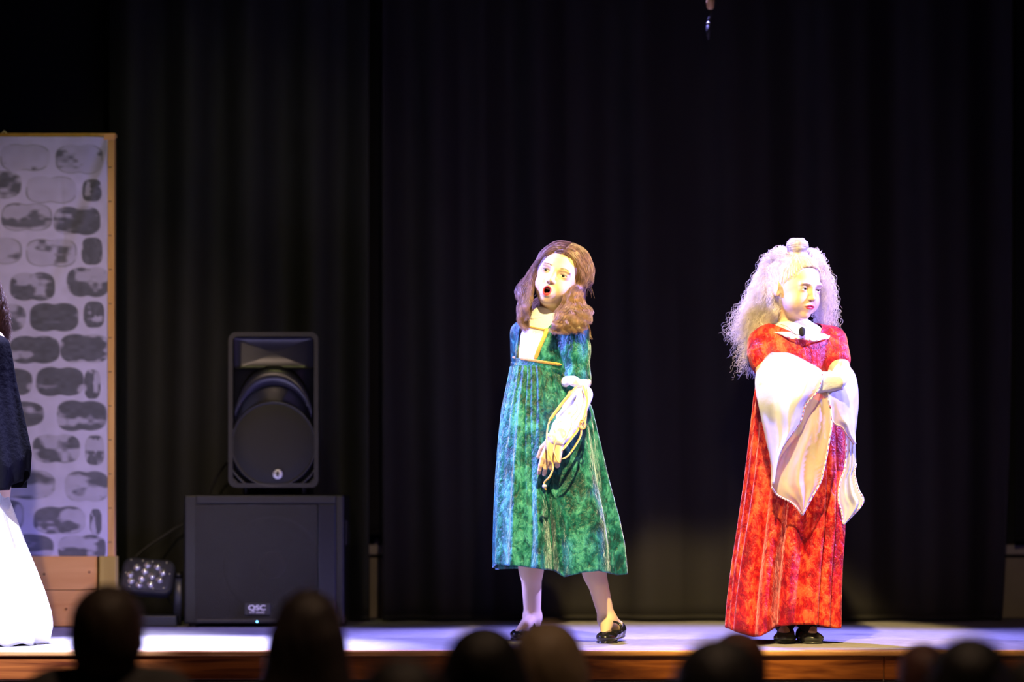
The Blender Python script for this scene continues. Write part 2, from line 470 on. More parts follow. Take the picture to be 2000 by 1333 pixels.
def skin_colours(V, fr, base, lip, mouth='closed', blush=(.90, .42, .34), shadow=None):
    q = fr.inv(V); c = np.tile(np.array(base), (len(V), 1))
    def mix(mask, col):
        nonlocal c
        mask = np.clip(mask, 0, 1)[:, None]; c = c*(1-mask)+np.array(col)*mask
    face = (q[:, 1] < -.03)
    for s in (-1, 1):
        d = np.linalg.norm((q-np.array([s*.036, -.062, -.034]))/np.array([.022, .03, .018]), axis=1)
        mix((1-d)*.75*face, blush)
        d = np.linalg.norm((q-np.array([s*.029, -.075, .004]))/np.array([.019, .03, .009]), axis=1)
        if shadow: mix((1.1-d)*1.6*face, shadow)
    if mouth == 'open':
        d = np.sqrt((q[:, 0]/.0150)**2+((q[:, 2]+.0610)/.0178)**2)
        m = (d < 1.0) & (q[:, 1] < -.076) & (np.abs(q[:, 0]) < .03)
        mix(np.clip((1.02-d)*5, 0, 1)*((q[:, 1] < -.076)), lip)
        d2 = np.sqrt((q[:, 0]/.0105)**2+((q[:, 2]+.0600)/.0120)**2)
        inside = (q[:, 1] > -.0815) & (q[:, 1] < -.045) & (np.abs(q[:, 0]) < .0122) & (np.abs(q[:, 2]+.060) < .0125) & (q[:, 1] > -.077)
        mix(inside.astype(float), (.10, .012, .01))
    else:
        d = np.sqrt((q[:, 0]/.0205)**2+((q[:, 2]+.0555+.10*np.abs(q[:, 0]))/.0082)**2)
        mix(np.clip((1.0-d)*7, 0, 1)*(q[:, 1] < -.068), lip)
    return c

def add_eyes(fr, parent, iris, m, look=(0, 0)):
    for s in (-1, 1):
        Rg = np.array(Matrix.Rotation(look[0], 3, 'Z') @ Matrix.Rotation(look[1], 3, 'X'))
        V = []; C = []; fs = []
        th = np.array([0, .13, .21, .24, .30, .40, .46, .52, .7, 1, 1.5, 2.2, 3.14159])
        for t in th:
            for j in range(20):
                a = j*2*math.pi/20; d = np.array([math.sin(t)*math.cos(a), -math.cos(t), math.sin(t)*math.sin(a)])
                r = .0118*(1+(.05 if t < .4 else 0))
                V.append(fr(*(np.array([s*.029, -.0655, -.001])+Rg @ (d*r))))
                C.append((.01, .01, .01) if t < .25 else iris if t < .45 else tuple(np.array(iris)*.3) if t < .5 else (.82, .80, .78))
        for i in range(len(th)-1):
            for j in range(20):
                a = i*20+j; b = i*20+(j+1) % 20; fs.append([a, b, b+20, a+20])
        obj('eye', V, fs, m, parent, col=np.array(C))

def fine_hairs(name, fr, parent, m, spec, rad=.0004, tree=None):
    """brows and lashes: spec = list of (root, tip) pairs in head space"""
    S = []
    for a, b in spec:
        a = np.array(a); b = np.array(b)
        if tree is not None:
            for q in (a, b):
                o = fr(q[0], -.14, q[2]); h = tree.ray_cast(Vector(o), Vector(fr(q[0], 0, q[2])-o).normalized())
                if h[0] is not None: q[1] = fr.inv(np.array(h[0]))[1]-.0004
        S.append([fr(*(a+(b-a)*t+np.array([0, -.0006*math.sin(3.14*t), 0]))) for t in np.linspace(0, 1, 4)])
    v, f = strands_mesh(np.array(S), rad)
    return obj(name, v, f, m, parent)
def brow_spec(s, rng, n=60, z=.0145, y=-.0800, arch=.004):
    out = []
    for i in range(n):
        t = rng.random(); x = .013+.026*t; zz = z+arch*math.sin(2.4*t)-.002*t+rng.normal(0, .0007)
        yy = y+.016*t*t+rng.normal(0, .0003)
        out.append(((s*x, yy, zz), (s*(x+.0055), yy+.002*t, zz+.0018*(1-t)-.0008)))
    return out
def lash_spec(s, rng, up=True):
    out = []
    for i in range(26):
        t = i/25; x = .029+(t-.5)*.0235; b = 1-(2*t-1)**2
        zz = -.001+(.0038 if up else -.0038)*math.sqrt(max(b, 0)); y = -.0785+.004*(2*t-1)**2
        out.append(((s*x, y+.001, zz), (s*(x+.003*(t-.3)), y-.0035, zz+(.0028 if up else -.0012))))
    return out

def add_hand(S, wrist, d, n, side, size=.14, curl=(30, 40, 25), thumb=(.5, .35), spread=.1, k=.006, r=.0066, curls=None):
    """wrist point, direction d along the hand, n out of the back of the hand, side=+1/-1 where the thumb sits"""
    d = np.asarray(d, float); d /= np.linalg.norm(d); n = np.asarray(n, float); n = n-d*n.dot(d); n /= np.linalg.norm(n)
    s = np.cross(d, n)*side
    pl = size*.50; out = {}
    lens = [.38, .43, .40, .31]
    for i in range(4):
        o = (1.5-i)*size*.112
        kn = wrist+d*pl*(1-.02*abs(i-1.2)**2)+s*o
        S.cone(wrist+s*o*.55, kn, r*1.55, r*1.25, k=.010)
        p = kn; L = size*lens[i]; cu = curls[i] if curls else curl; ang = 0
        dirv = d+s*(1.5-i)*spread; dirv /= np.linalg.norm(dirv)
        for j, f in enumerate((.45, .30, .25)):
            ang += math.radians(cu[j]); v = dirv*math.cos(ang)-n*math.sin(ang)
            q = p+v*L*f; S.cone(p, q, r*(1.08-.10*j), r*(.98-.12*j), k=.0025); p = q
        out[i] = p
    b = wrist+d*pl*.18+s*size*.13-n*.004
    t1 = b+(d*.62+s*thumb[0]-n*thumb[1])*size*.27; t2 = t1+(d*.85+s*thumb[0]*.35-n*thumb[1]*1.1)*size*.21
    S.cone(wrist+s*.008, b, r*1.5, r*1.5, k=.008); S.cone(b, t1, r*1.5, r*1.15, k=.006); S.cone(t1, t2, r*1.12, r*.9, k=.003)
    return out

def skirt_mesh(rows, hem, folds, n=420, m=90, hemback=None, yfront=None):
    """rows (y, xleft, xright, Ycentre, depth radius); hem(x) gives the hem row at the front"""
    rows = np.array(rows, float); th = np.linspace(0, 2*np.pi, n, endpoint=False)
    y0 = rows[0, 0]; V = np.zeros((m, n, 3))
    yb = rows[-1, 0]
    for i in range(m):
        t = i/(m-1)
        yy = y0+(yb-y0)*t
        r = [np.interp(yy, rows[:, 0], rows[:, c]) for c in range(5)]
        cx = (r[1]+r[2])/2; rx = (r[2]-r[1])/2*r[3]/F
        dd = folds(th, t)
        c3 = P(cx, yy, r[3])
        X = c3[0]+(rx+dd)*np.cos(th); Yw = r[3]-(r[4]+dd)*np.sin(th)
        V[i, :, 0] = X; V[i, :, 1] = Yw; V[i, :, 2] = c3[2]
    # hem
    xb, _ = PX(V[-1]); zb = V[-1, :, 2]
    ztop = V[0, :, 2][0]
    hz = CZ-(np.array([hem(x) for x in xb])-HY)*V[-1, :, 1]/F
    back = np.clip(.5-np.sin(th)*2, 0, 1)
    hz = hz*(1-back)+(hz.mean())*back
    for i in range(m):
        t = i/(m-1); V[i, :, 2] = ztop+(hz-ztop)*t
    v = V.reshape(-1, 3)
    idx = np.arange(m*n).reshape(m, n); nx = np.roll(idx, -1, 1)
    f = np.stack([idx[:-1], nx[:-1], nx[1:], idx[1:]], -1).reshape(-1, 4)
    return v, f
def panel(A, B, n=60, m=30, bulge=0, fold=0, nf=5, seed=0, droop=0):
    """cloth between two edge lines, with folds running along them"""
    A = catmull(A, n); B = catmull(B, n); u = np.linspace(0, 1, m); rng = np.random.default_rng(seed)
    ph = rng.uniform(0, 6.28, 3)
    V = np.zeros((n, m, 3))
    for j, q in enumerate(u):
        t = np.linspace(0, 1, n)
        V[:, j] = A*(1-q)+B*q
        V[:, j, 1] -= bulge*math.sin(math.pi*q)
        V[:, j, 1] += fold*math.sin(math.pi*q)*(np.sin(nf*q*6.28+ph[0]+2.5*t)+.5*np.sin(nf*1.7*q*6.28+ph[1]-3*t)+.35*np.sin(9*t+ph[2]+4*q))
    idx = np.arange(n*m).reshape(n, m)
    f = np.stack([idx[:-1, :-1], idx[:-1, 1:], idx[1:, 1:], idx[1:, :-1]], -1).reshape(-1, 4)
    return V.reshape(-1, 3), f, V

# ------------------------------------------------------------------ materials
M = {}
M['black_wall'] = mat('black_wall', (.012, .012, .013), .9)
M['hall_wall'] = mat('hall_wall', (.10, .08, .07), .9, var=.1)
M['curtain'] = mat('curtain', (.0062, .0044, .0042), .85, sheen=.03, bump=.2, bscale=260, var=.15, vscale=5, sheen_tint=(.5, .42, .45))
M['curtain_side_lit'] = mat('curtain_side_lit', (.007, .0075, .0045), .8, sheen=.06, bump=.2, bscale=260, var=.15, vscale=5, sheen_tint=(.5, .5, .3))  # black cloth, with the greenish light on it mixed into the colour
M['stage'] = mat('stage', (.27, .255, .27), .8, bump=.35, bscale=160, var=.14, vscale=24, detail=8)
M['hall_floor'] = wood('hall_floor', (.09, .05, .03), (.14, .08, .045), rough=.5)
M['fascia'] = wood('fascia', (.08, .017, .005), (.28, .085, .018), rough=.28, scale=9)
M['lip'] = wood('lip', (.42, .17, .05), (.62, .32, .12), rough=.4, scale=14)
M['wainscot'] = mat('wainscot', (.34, .27, .19), .6, var=.08)
M['rail'] = mat('rail', (.44, .37, .32), .5, var=.08)
M['pine'] = wood('pine', (.74, .33, .09), (.90, .48, .16), rough=.5, scale=4)
M['pine_post_lit'] = wood('pine_post_lit', (.44, .30, .05), (.56, .40, .08), axis='z', rough=.5, scale=4)  # greenish-yellow light on the post is put into its wood colour
M['batten'] = wood('batten', (.62, .33, .09), (.80, .46, .15), axis='z', rough=.5, scale=6)
M['plastic'] = mat('plastic', (.007, .007, .009), .38, bump=.12, bscale=300)
M['plastic_gloss'] = mat('plastic_gloss', (.012, .012, .02), .3)
M['grille'] = mat('grille', (.013, .013, .013), .42, metal=.5, bump=.2, bscale=500)
M['rim'] = mat('rim', (.032, .032, .034), .35, metal=.3)
M['mesh_grille'] = mat('mesh_grille', (.006, .006, .0065), .5, alpha=.8, bump=.2, bscale=500)
M['cone'] = mat('cone', (.05, .045, .05), .6)
M['silver'] = mat('silver', (.62, .62, .62), .45, metal=.6)
M['badge'] = mat('badge', (.03, .03, .035), .4)
M['print'] = mat('print', (.95, .95, 1), .5)
M['led'] = mat('led', (.1, .4, .8), .3, emit=(.15, .55, 1), estr=6)
M['rope'] = mat('rope', (.03, .03, .032), .7)
M['toggle'] = mat('toggle', (.85, .50, .22), .45)
M['cable'] = mat('cable', (.01, .01, .012), .5)

# ------------------------------------------------------------------ the setting
def struct(o): o['kind'] = 'structure'; return o
EDGE = 8.80; BACK = 11.30
struct(box('wall_back', (-4.6, BACK, HALL), (4.6, BACK+.15, 4.4), M['black_wall']))
struct(box('wall_left', (-4.75, -1.5, HALL), (-4.6, BACK+.15, 4.4), M['hall_wall']))
struct(box('wall_right', (4.6, -1.5, HALL), (4.75, BACK+.15, 4.4), M['hall_wall']))
struct(box('wall_front', (-4.75, -1.65, HALL), (4.75, -1.5, 4.4), M['hall_wall']))
struct(box('ceiling', (-4.75, -1.65, 4.4), (4.75, BACK+.15, 4.5), M['black_wall']))
struct(box('floor', (-4.75, -1.65, HALL-.12), (4.75, BACK+.15, HALL), M['hall_floor']))

# stage: carpeted deck with a wooden nosing and fascia boards
st = thing('stage', 'grey stage platform with varnished orange-brown wooden front boards', 'stage', (0, EDGE, HALL))
box('deck', (-4.5, EDGE+.018, -.10), (4.5, BACK, 0), M['stage'], st)
nos = box_bm((-4.5, EDGE-.012, -.018), (4.5, EDGE+.018, .002), .006)
bev('nosing', nos, M['lip'], st)
z0 = -.019
for i, h in enumerate((.074, .19, .19, .19, .19)):
    x0 = -4.5
    for j, x1 in enumerate(((-3.1, 1.185, 4.5), (-2.2, .4, 2.7, 4.5), (-1.4, 1.2, 4.5), (-2.5, .1, 2.2, 4.5), (-1, 1.6, 4.5))[i]):
        box('board', (x0, EDGE, z0-h), (x1-.002, EDGE+.03, z0), M['fascia'], st, bevel=.003)
        x0 = x1
    z0 -= h+.010
box('frame', (-4.5, EDGE+.05, HALL), (4.5, EDGE+.12, -.10), M['black_wall'], st)

# wainscot of the hall's back wall, seen where the curtains part
wb = thing('wall_panelling', 'beige wall panelling with a rail, glimpsed in the gaps beside the black curtain', 'panelling', (0, BACK, 0))
zr = CZ-(1064-HY)*BACK/F; zq = CZ-(1084-HY)*BACK/F
xs = [-4.6, -2.9, -1.6, -.585, .6, 1.99, 3.2, 4.6]
for a, b in zip(xs[:-1], xs[1:]):
    box('panel', (a+.004, BACK-.022, .0), (b-.004, BACK-.001, zq-.012), M['wainscot'], wb, bevel=.003)
box('dado_rail', (-4.6, BACK-.05, zq), (4.6, BACK-.001, zr), M['rail'], wb, bevel=.006)
hk = cyl((P(738, 1056, BACK)[0], BACK-.02, zr+.001), (P(738, 1056, BACK)[0], BACK-.02, zr+.022), .014, .011)
obj('knob', *hk, M['rail'], wb)

def curtain(name, x0, x1, Y, zt, zb, seed, m, label, amp=.035, parent=None, wl=.13, edge=0, hemf=None):
    rng = np.random.default_rng(seed)
    n = int((x1-x0)/.010); k = 46
    x = np.linspace(x0, x1, n); z = np.linspace(0, 1, k)
    n_w = 9; fr = rng.uniform(.55, 2.1, n_w)*2*np.pi/wl/2; ph = rng.uniform(0, 6.28, n_w); am = rng.uniform(.2, 1, n_w)/np.sqrt(n_w)
    V = np.zeros((k, n, 3))
    for i, t in enumerate(z):
        y = np.zeros(n)
        for q in range(n_w):
            drift = .35*math.sin(2.2*t+ph[q])+.5*t*math.cos(ph[q]*3)
            y += am[q]*np.sin(fr[q]*x+ph[q]+drift)
        y = np.sign(y)*np.abs(y)**.8
        xx = x.copy()
        if edge: xx = np.where(x > x1-.3, x-edge*((x-(x1-.3))/.3)*t**6, xx)
        zbot = zb+(hemf(x) if hemf is not None else 0)
        V[i, :, 0] = xx; V[i, :, 1] = Y+amp*y*(1+.25*math.sin(3*t)); V[i, :, 2] = zt+(zbot-zt)*t
    idx = np.arange(n*k).reshape(k, n)
    f = np.stack([idx[:-1, :-1], idx[:-1, 1:], idx[1:, 1:], idx[1:, :-1]], -1).reshape(-1, 4)
    t = thing(name, label, 'curtain', ((x0+x1)/2, Y, zb))
    o = obj('cloth', V.reshape(-1, 3), f, m, t, solid=.003)
    hm = catmull(V[-1][::3], n//2)
    obj('hem', *tube(hm+np.array([0, 0, .012]), .005, .011, sides=6), m, t)
    return t
xa = P(212, 0, 10.95)[0]; xb = P(722, 0, 10.95)[0]
curtain('stage_curtain', xa, xb, 10.97, 3.02, .004, 3, M['curtain_side_lit'], 'narrower black stage curtain hanging behind the loudspeakers', amp=.050, wl=.16)
xc = P(748, 0, 10.92)[0]; xd = P(1976, 0, 10.92)[0]
curtain('stage_curtain', xc, xd, 10.92, 3.02, .006, 8, M['curtain'], 'widest black stage curtain hanging behind the two girls', amp=.050, wl=.20, edge=.04)
curtain('stage_curtain', P(1984, 0, 11.1)[0], 4.2, 11.1, 3.02, CZ-(1058-HY)*11.1/F, 5, M['curtain'], 'short black curtain at the right edge, ending above the beige panelling', amp=.025)
curtain('stage_curtain', P(722, 0, 11.1)[0]-.02, P(762, 0, 11.1)[0]+.05, 11.12, 3.02, CZ-(1046-HY)*11.1/F, 15, M['curtain'], 'narrow strip of black curtain in the gap above the panelling', amp=.012)
ra = cyl((-4.5, 10.98, 3.05), (4.5, 10.98, 3.05), .024)
tr = thing('curtain_rail', 'black steel pipe the stage curtains hang from, above the picture', 'rail', (0, 10.98, 3.05))
obj('pipe', *ra, M['plastic'], tr, smooth=False)
for x in (-3.6, -1.2, 1.2, 3.6): obj('hanger', *cyl((x, 10.98, 3.05), (x, 10.98, 4.4), .010, sides=8), M['plastic'], tr)

# hanging pull cord in front of the curtain
hc = thing('pull_cord', 'thin hanging cord with a wooden toggle and a metal bead, top of the picture', 'cord', P(1385, 78, 10.3))
c0 = P(1388, 0, 10.3); top = c0.copy(); top[2] = 4.4
obj('cord', *tube([top, c0+np.array([.001, 0, .4]), P(1387, 20, 10.3)], .004, sides=8), M['rope'], hc)
tp = P(1387.5, -30, 10.3); bt = P(1387.5, 19, 10.3); L_ = tp[2]-bt[2]
obj('toggle', *lathe(bt, [(0, .006), (.006, .013), (L_*.3, .0155), (L_*.8, .014), (L_, .006)], axis='z'), M['toggle'], hc)
obj('clip', *tube([P(1387, 18, 10.3), P(1390, 28, 10.3), P(1386, 36, 10.3), P(1383, 42, 10.3)], .004, .006), M['rope'], hc)
obj('bead', *lathe(P(1383.5, 49, 10.3), [(0, .002), (.003, .006), (.008, .0075), (.012, .005), (.014, .002)], axis='z'), M['silver'], hc)
obj('tail', *tube([P(1383.5, 49, 10.3), P(1384, 60, 10.3), P(1383.5, 78, 10.3)], [.0075, .009, .003]), M['rope'], hc)

# ------------------------------------------------------------------ painted castle flat on a timber base
FY = 10.44
def gx(x): return P(x, 0, FY)[0]
def gz(y): return P(0, y, FY)[2]
fl = thing('scenery_flat', 'canvas scenery flat painted with grey castle stones on a pine frame and base', 'scenery', (gx(60), FY, 0))
stones = [  # x0, y0, x1, y1 in the photograph's rows, tone, wash
 (0, 282, 101, 338, .25, 3), (107, 282, 205, 342, .42, 7), (-60, 333, 45, 392, .75, 1), (51, 343, 151, 400, .12, 2), (160, 350, 200, 395, .85, 5), (4, 396, 104, 455, .45, 4), (104, 402, 198, 461, .8, 6), (-60, 463, 45, 520, .35, 8), (50, 466, 153, 524, .38, 9), (159, 463, 202, 519, .8, 10),
 (20, 531, 109, 590, .8, 11), (130, 521, 216, 583, .78, 12), (-60, 592, 53, 652, .7, 13), (58, 591, 156, 650, .92, 14), (164, 588, 206, 642, .85, 15), (19, 655, 119, 713, .9, 16), (118, 652, 216, 712, .88, 17), (-40, 719, 67, 777, .85, 18), (71, 716, 167, 776, .95, 19), (166, 722, 198, 781, .9, 20),
 (-40, 784, 90, 836, .85, 21), (111, 782, 212, 844, .93, 22), (62, 848, 161, 906, .78, 23), (167, 850, 205, 910, .6, 24), (-60, 850, 54, 910, .8, 50), (-50, 916, 111, 978, .72, 25), (125, 920, 216, 982, .72, 26), (-60, 975, 50, 1040, .45, 27), (65, 988, 170, 1045, .62, 28), (176, 994, 200, 1048, .8, 29),
 (-50, 1042, 106, 1100, .8, 30), (112, 1044, 210, 1100, .7, 31)]
for r, (yy, o) in enumerate(((282, 0), (340, 55), (399, 0), (465, 60), (528, 10), (590, 55), (654, 0), (718, 50), (783, 0), (848, 45), (918, 0), (985, 40), (1043, 0))):
    for q in range(1, 6): stones.append((-q*112-40+o-50, yy, -q*112-40+o+52, yy+58, .5+.4*math.sin(r*3+q*5), 60+r*7+q))
def wash(nx, ny, seed, cells):
    r = np.random.default_rng(seed); g = r.random((cells+3, cells+3))
    u = nx*cells; v = ny*cells; i = np.clip(u.astype(int), 0, cells); j = np.clip(v.astype(int), 0, cells)
    fu = u-i; fv = v-j; fu = fu*fu*(3-2*fu); fv = fv*fv*(3-2*fv)
    return (g[i, j]*(1-fu)+g[i+1, j]*fu)*(1-fv)+(g[i, j+1]*(1-fu)+g[i+1, j+1]*fu)*fv
X0, X1, Y0, Y1 = -620, 211, 268, 1088
nx_, ny_ = 470, 462
px_, py_ = np.meshgrid(np.linspace(X0, X1, nx_), np.linspace(Y0, Y1, ny_), indexing='ij')
white = np.array((.60, .57, .80)); grey = np.array((.115, .12, .15))
paint = np.zeros_like(px_)
for (a, b, c, d, tone, sd) in stones:
    cx, cy, hw, hh = (a+c)/2, (b+d)/2, (c-a)/2, (d-b)/2
    wob = 3*np.sin(px_/17+sd)+2.5*np.cos(py_/13+sd*2)
    ww = 1-.10*np.exp(-((px_-cx)/(hw*.22))**2)*(hw > 30)   # dog-bone waist left by the roller
    e = ((np.abs(px_-cx)/(hw))**3.2+(np.abs(py_-cy)/(hh*ww))**3.0)**(1/3.1)+wob*.006
    inn = np.clip((1-e)*16, 0, 1)
    w1 = wash(np.clip((px_-a)/(c-a), 0, .999), np.clip((py_-b)/(d-b), 0, .999), sd, 3)
    w2 = wash(np.clip((px_-a)/(c-a), 0, .999), np.clip((py_-b)/(d-b), 0, .999), sd+100, 9)
    blot = np.clip((w1*.8+w2*.25-(1.02-tone*.86))*6, 0, 1)
    den = .16+.16*tone+(.62+.1*w2)*blot
    den = np.maximum(den, np.exp(-((e-.93)/.07)**2)*(.25+.5*w1)*(w1 > .35))
    paint = np.maximum(paint, inn*den)
fine = wash(np.clip((px_-X0)/(X1-X0), 0, .999), np.clip((py_-Y0)/(Y1-Y0), 0, .999), 7, 60)
colr = white*(1-paint[..., None])+grey*paint[..., None]; colr = colr*(.94+.12*fine[..., None])
# canvas wrinkles: a diagonal pull from the upper right corner and soft sags
yw = .004*np.sin(px_/60+py_/90)+.003*np.sin(px_/33-py_/140)
t_ = (px_-211)*.93+(py_-268)*.36; fade = np.exp(-((py_-268)/260)**2)
yw += .009*np.exp(-((t_+6)/14)**2)*fade-.007*np.exp(-((t_-14)/10)**2)*fade
yw += .005*np.exp(-((px_-122-(py_-400)*.03)/5)**2)*np.exp(-((py_-440)/70)**2)
V = np.stack([(px_-1000)*FY/F, FY-.012+yw-.004, CZ-(py_-HY)*FY/F], -1).reshape(-1, 3)
ix = np.arange(nx_*ny_).reshape(nx_, ny_)
f = np.stack([ix[:-1, :-1], ix[:-1, 1:], ix[1:, 1:], ix[1:, :-1]], -1).reshape(-1, 4)
M['canvas'] = mat('canvas', rough=.85, attr='Col', bump=.08, bscale=500)
obj('canvas', V, f, M['canvas'], fl, col=colr.reshape(-1, 3), solid=.002)
ut = box('upright', (gx(211), FY-.012, gz(1090)), (gx(224), FY+.035, gz(268)), M['batten'], fl, bevel=.002)
box('upright', (gx(-634), FY-.012, gz(1090)), (gx(-620), FY+.035, gz(268)), M['batten'], fl, bevel=.002)
box('top_rail', (gx(-634), FY-.010, gz(268)), (gx(226), FY+.036, gz(261)), M['batten'], fl, bevel=.002)
box('corner_block', (gx(204), FY-.016, gz(274)), (gx(225.5), FY-.009, gz(262)), M['pine'], fl, bevel=.001)
first = None
for i in range(13):
    y = 328+i*66.5
    if y > 1080: break
    if first is None:
        first = box('staple', (-.006, -.0025, -.0012), (.006, .002, .0012), M['cable'], ut, origin=(0, 0, 0)); so = first
    else:
        so = first.copy(); sc.collection.objects.link(so)
    so.parent = ut; so.location = [float(v) for v in (np.array([gx(216), FY-.0125, gz(y)])-origin_of(ut))]
for i, (ya, yb) in enumerate(((1087, 1152.5), (1154, 1223.5))):
    b = box('plank', (gx(-640), FY-.020, max(gz(yb), .0)), (gx(191), FY+.010, gz(ya)), M['pine'], fl, bevel=.002)
    for kx, ky in (((88, 1122), (176, 1118)), ((131, 1190), (20, 1188)))[i]:
        obj('knot', *lathe((gx(kx), FY-.0215, gz(ky)), [(0, .0045), (.003, .005)], sides=12), M['fascia'], b, smooth=False)
box('post', (gx(195), FY-.024, 0), (gx(227.5), FY+.06, gz(1087)), M['pine_post_lit'], fl, bevel=.003)
box('post', (gx(-640), FY+.012, 0), (gx(-608), FY+.06, gz(1087)), M['pine_post_lit'], fl, bevel=.003)
for x in (-500, 60):
    box('rear_brace', (gx(x), FY+.036, 0), (gx(x)+.05, FY+.07, gz(700)), M['batten'], fl, bevel=.002)
hook = tube([P(3, 262, FY+.01), P(8, 256, FY+.01), P(14, 262, FY+.01)], .003); obj('hook', *hook, M['print'], fl)

# ------------------------------------------------------------------ loudspeakers
SY = 10.42
def sx(x): return P(x, 0, SY)[0]
def sz(y): return P(0, y, SY)[2]
zb_ = 0.012
sub = thing('subwoofer', 'large black floor loudspeaker with a square grille and a small lettered plate', 'loudspeaker', (sx(516), SY+.2, 0))
ztop = sz(967)
box('cabinet', (sx(358), SY+.012, zb_), (sx(672), SY+.40, ztop), M['plastic'], sub, bevel=.008)
fr = rrect((sx(383)+sx(656))/2, (sz(972)+sz(1222))/2, (sx(656)-sx(383))/2, (sz(972)-sz(1222))/2, .012)
v1, f1 = prism(rrect((sx(381)+sx(620))/2, (sz(986)+sz(1212))/2, (sx(620)-sx(381))/2, (sz(986)-sz(1212))/2, .006), SY-.004, SY+.0)
obj('grille', v1, f1, M['mesh_grille'], sub, smooth=False)
box('top_band', (sx(383), SY-.006, sz(984)), (sx(656), SY+.016, ztop-.003), M['rim'], sub, bevel=.004)
box('bottom_band', (sx(383), SY-.006, zb_+.004), (sx(656), SY+.016, sz(1210)), M['rim'], sub, bevel=.004)
box('side_band', (sx(621), SY-.006, sz(1209.5)), (sx(656), SY+.016, sz(984.5)), M['plastic_gloss'], sub, bevel=.005)
dc = np.array([sx(532), SY+.010, sz(1105)])
dr = obj('driver', *lathe(dc, [(0, .186), (-.006, .186), (-.006, .174), (.0, .168), (.001, .06), (-.010, .05), (-.011, .001)], sides=48), M['cone'], sub)
box('handle', (sx(668), SY+.10, sz(1066)), (sx(668)+.012, SY+.30, sz(1016)), M['rim'], sub, bevel=.004)
box('handle', (sx(349)+.012, SY+.10, sz(1110)), (sx(359)+.004, SY+.30, sz(1050)), M['plastic_gloss'], sub, bevel=.004)
for x in (375, 655):
    for y in (SY+.05, SY+.34): obj('foot', *cyl((sx(x), y, 0), (sx(x), y, .014), .018), M['cable'], sub)
bp = box('name_plate', (sx(478), SY-.012, sz(1202)), (sx(528), SY-.004, sz(1179)), M['badge'], sub, bevel=.002)
def text(s, size, at, parent, m, sxk=1.0, depth=.001, bold=0):
    c = bpy.data.curves.new('t', 'FONT'); c.body = s; c.size = size; c.extrude = depth; c.align_x = 'CENTER'; c.align_y = 'CENTER'; c.offset = bold
    o = bpy.data.objects.new('t', c); sc.collection.objects.link(o); dg = bpy.context.evaluated_depsgraph_get()
    me = bpy.data.meshes.new_from_object(o.evaluated_get(dg)); vs = np.array([v.co[:] for v in me.vertices]); fs = [list(p.vertices) for p in me.polygons]
    bpy.data.objects.remove(o); V = np.stack([vs[:, 0]*sxk+at[0], at[1]-vs[:, 2], vs[:, 1]+at[2]], 1)
    return obj('lettering', V, fs, m, parent, smooth=False)
text('QSC', .027, (sx(502.5), SY-.0125, sz(1188)), bp, M['print'], 1.25, bold=.0006)
text('KW SERIES', .0095, (sx(502.5), SY-.0125, sz(1197)), bp, M['print'], 1.25)
obj('power_light', *lathe((sx(502.5), SY-.008, sz(1215)), [(0, .0035), (-.002, .0030), (-.003, .001)], sides=12), M['led'], sub)

pa = thing('loudspeaker', 'black moulded loudspeaker with a round woofer grille standing on the subwoofer', 'loudspeaker', (sx(534), SY+.2, ztop))
zt_ = sz(649); zb2 = sz(953); cx = sx(534); hw = (sx(622)-sx(446))/2; cz_ = (zt_+zb2)/2; hh = (zt_-zb2)/2
PYF = SY+.01
rings = []
for y, k, kk in ((.012, 1, 1), (.03, 1.0, 1.0), (.14, .95, .985), (.26, .72, .95), (.33, .60, .90), (.345, .54, .86)):
    rings.append([(x, PYF+y, z) for x, z in rrect(cx, cz_, hw*k, hh*kk, .035*k)])
obj('cabinet', *loft(rings), M['plastic'], pa)
def ring_prism(o1, o2, y0, y1):
    n = len(o1); v = [(x, y0, z) for x, z in o1]+[(x, y0, z) for x, z in o2]+[(x, y1, z) for x, z in o1]+[(x, y1, z) for x, z in o2]; f = []
    for i in range(n):
        j = (i+1) % n
        f += [[i, j, j+n, i+n], [i+2*n, i+3*n, j+3*n, j+2*n], [i, i+2*n, j+2*n, j], [i+n, j+n, j+3*n, i+3*n]]
    return v, f
obj('front_frame', *ring_prism(rrect(cx, cz_, hw, hh, .03), rrect(cx, cz_, hw-.017, hh-.017, .018), PYF-.012, PYF+.014), M['rim'], pa, smooth=False)
# horn flare sinking back from the upper half
hr = []
for y, k in ((-.004, 1), (.006, .93), (.0113, .80), (.0115, .01)):
    hr.append([(x, PYF+y, z) for x, z in rrect(cx, sz(690), (hw-.02)*k, (sz(660)-sz(722))/2*k, .012*k)])
obj('horn', *loft(hr, closed_ends=False), M['plastic_gloss'], pa)
# arched shoulder between the horn and the woofer
out = []; wc = (cx, sz(868)); R_ = sx(620)-cx
def arc(rx, rz, a0, a1, n, p=.72):
    o = []
    for i in range(n):
        a = math.radians(a0+(a1-a0)*i/(n-1)); o.append((wc[0]+rx*math.copysign(abs(math.cos(a))**p, math.cos(a)), wc[1]+rz*abs(math.sin(a))**p))
    return o
o1 = arc(hw-.014, sz(714)-wc[1], 24, 156, 28, .80); o2 = arc(hw*.92, sz(752)-wc[1], 156, 24, 28, .95)
rg = [[(o1[i][0], PYF+.012, o1[i][1]), (o1[i][0]*.5+o2[27-i][0]*.5, PYF-.022, o1[i][1]*.72+o2[27-i][1]*.28), (o2[27-i][0], PYF-.012, o2[27-i][1]), (o2[27-i][0], PYF+.012, o2[27-i][1])] for i in range(28)]
obj('shoulder', *loft(rg), M['plastic_gloss'], pa)
gr = obj('woofer_grille', *lathe((wc[0], PYF+.010, wc[1]), [(0, R_*.985), (-.014, R_*.985), (-.018, R_*.97), (-.020, R_*.93), (-.017, R_*.915), (-.018, R_*.90), (-.022, R_*.6), (-.023, .002)], sides=72), M['grille'], pa)
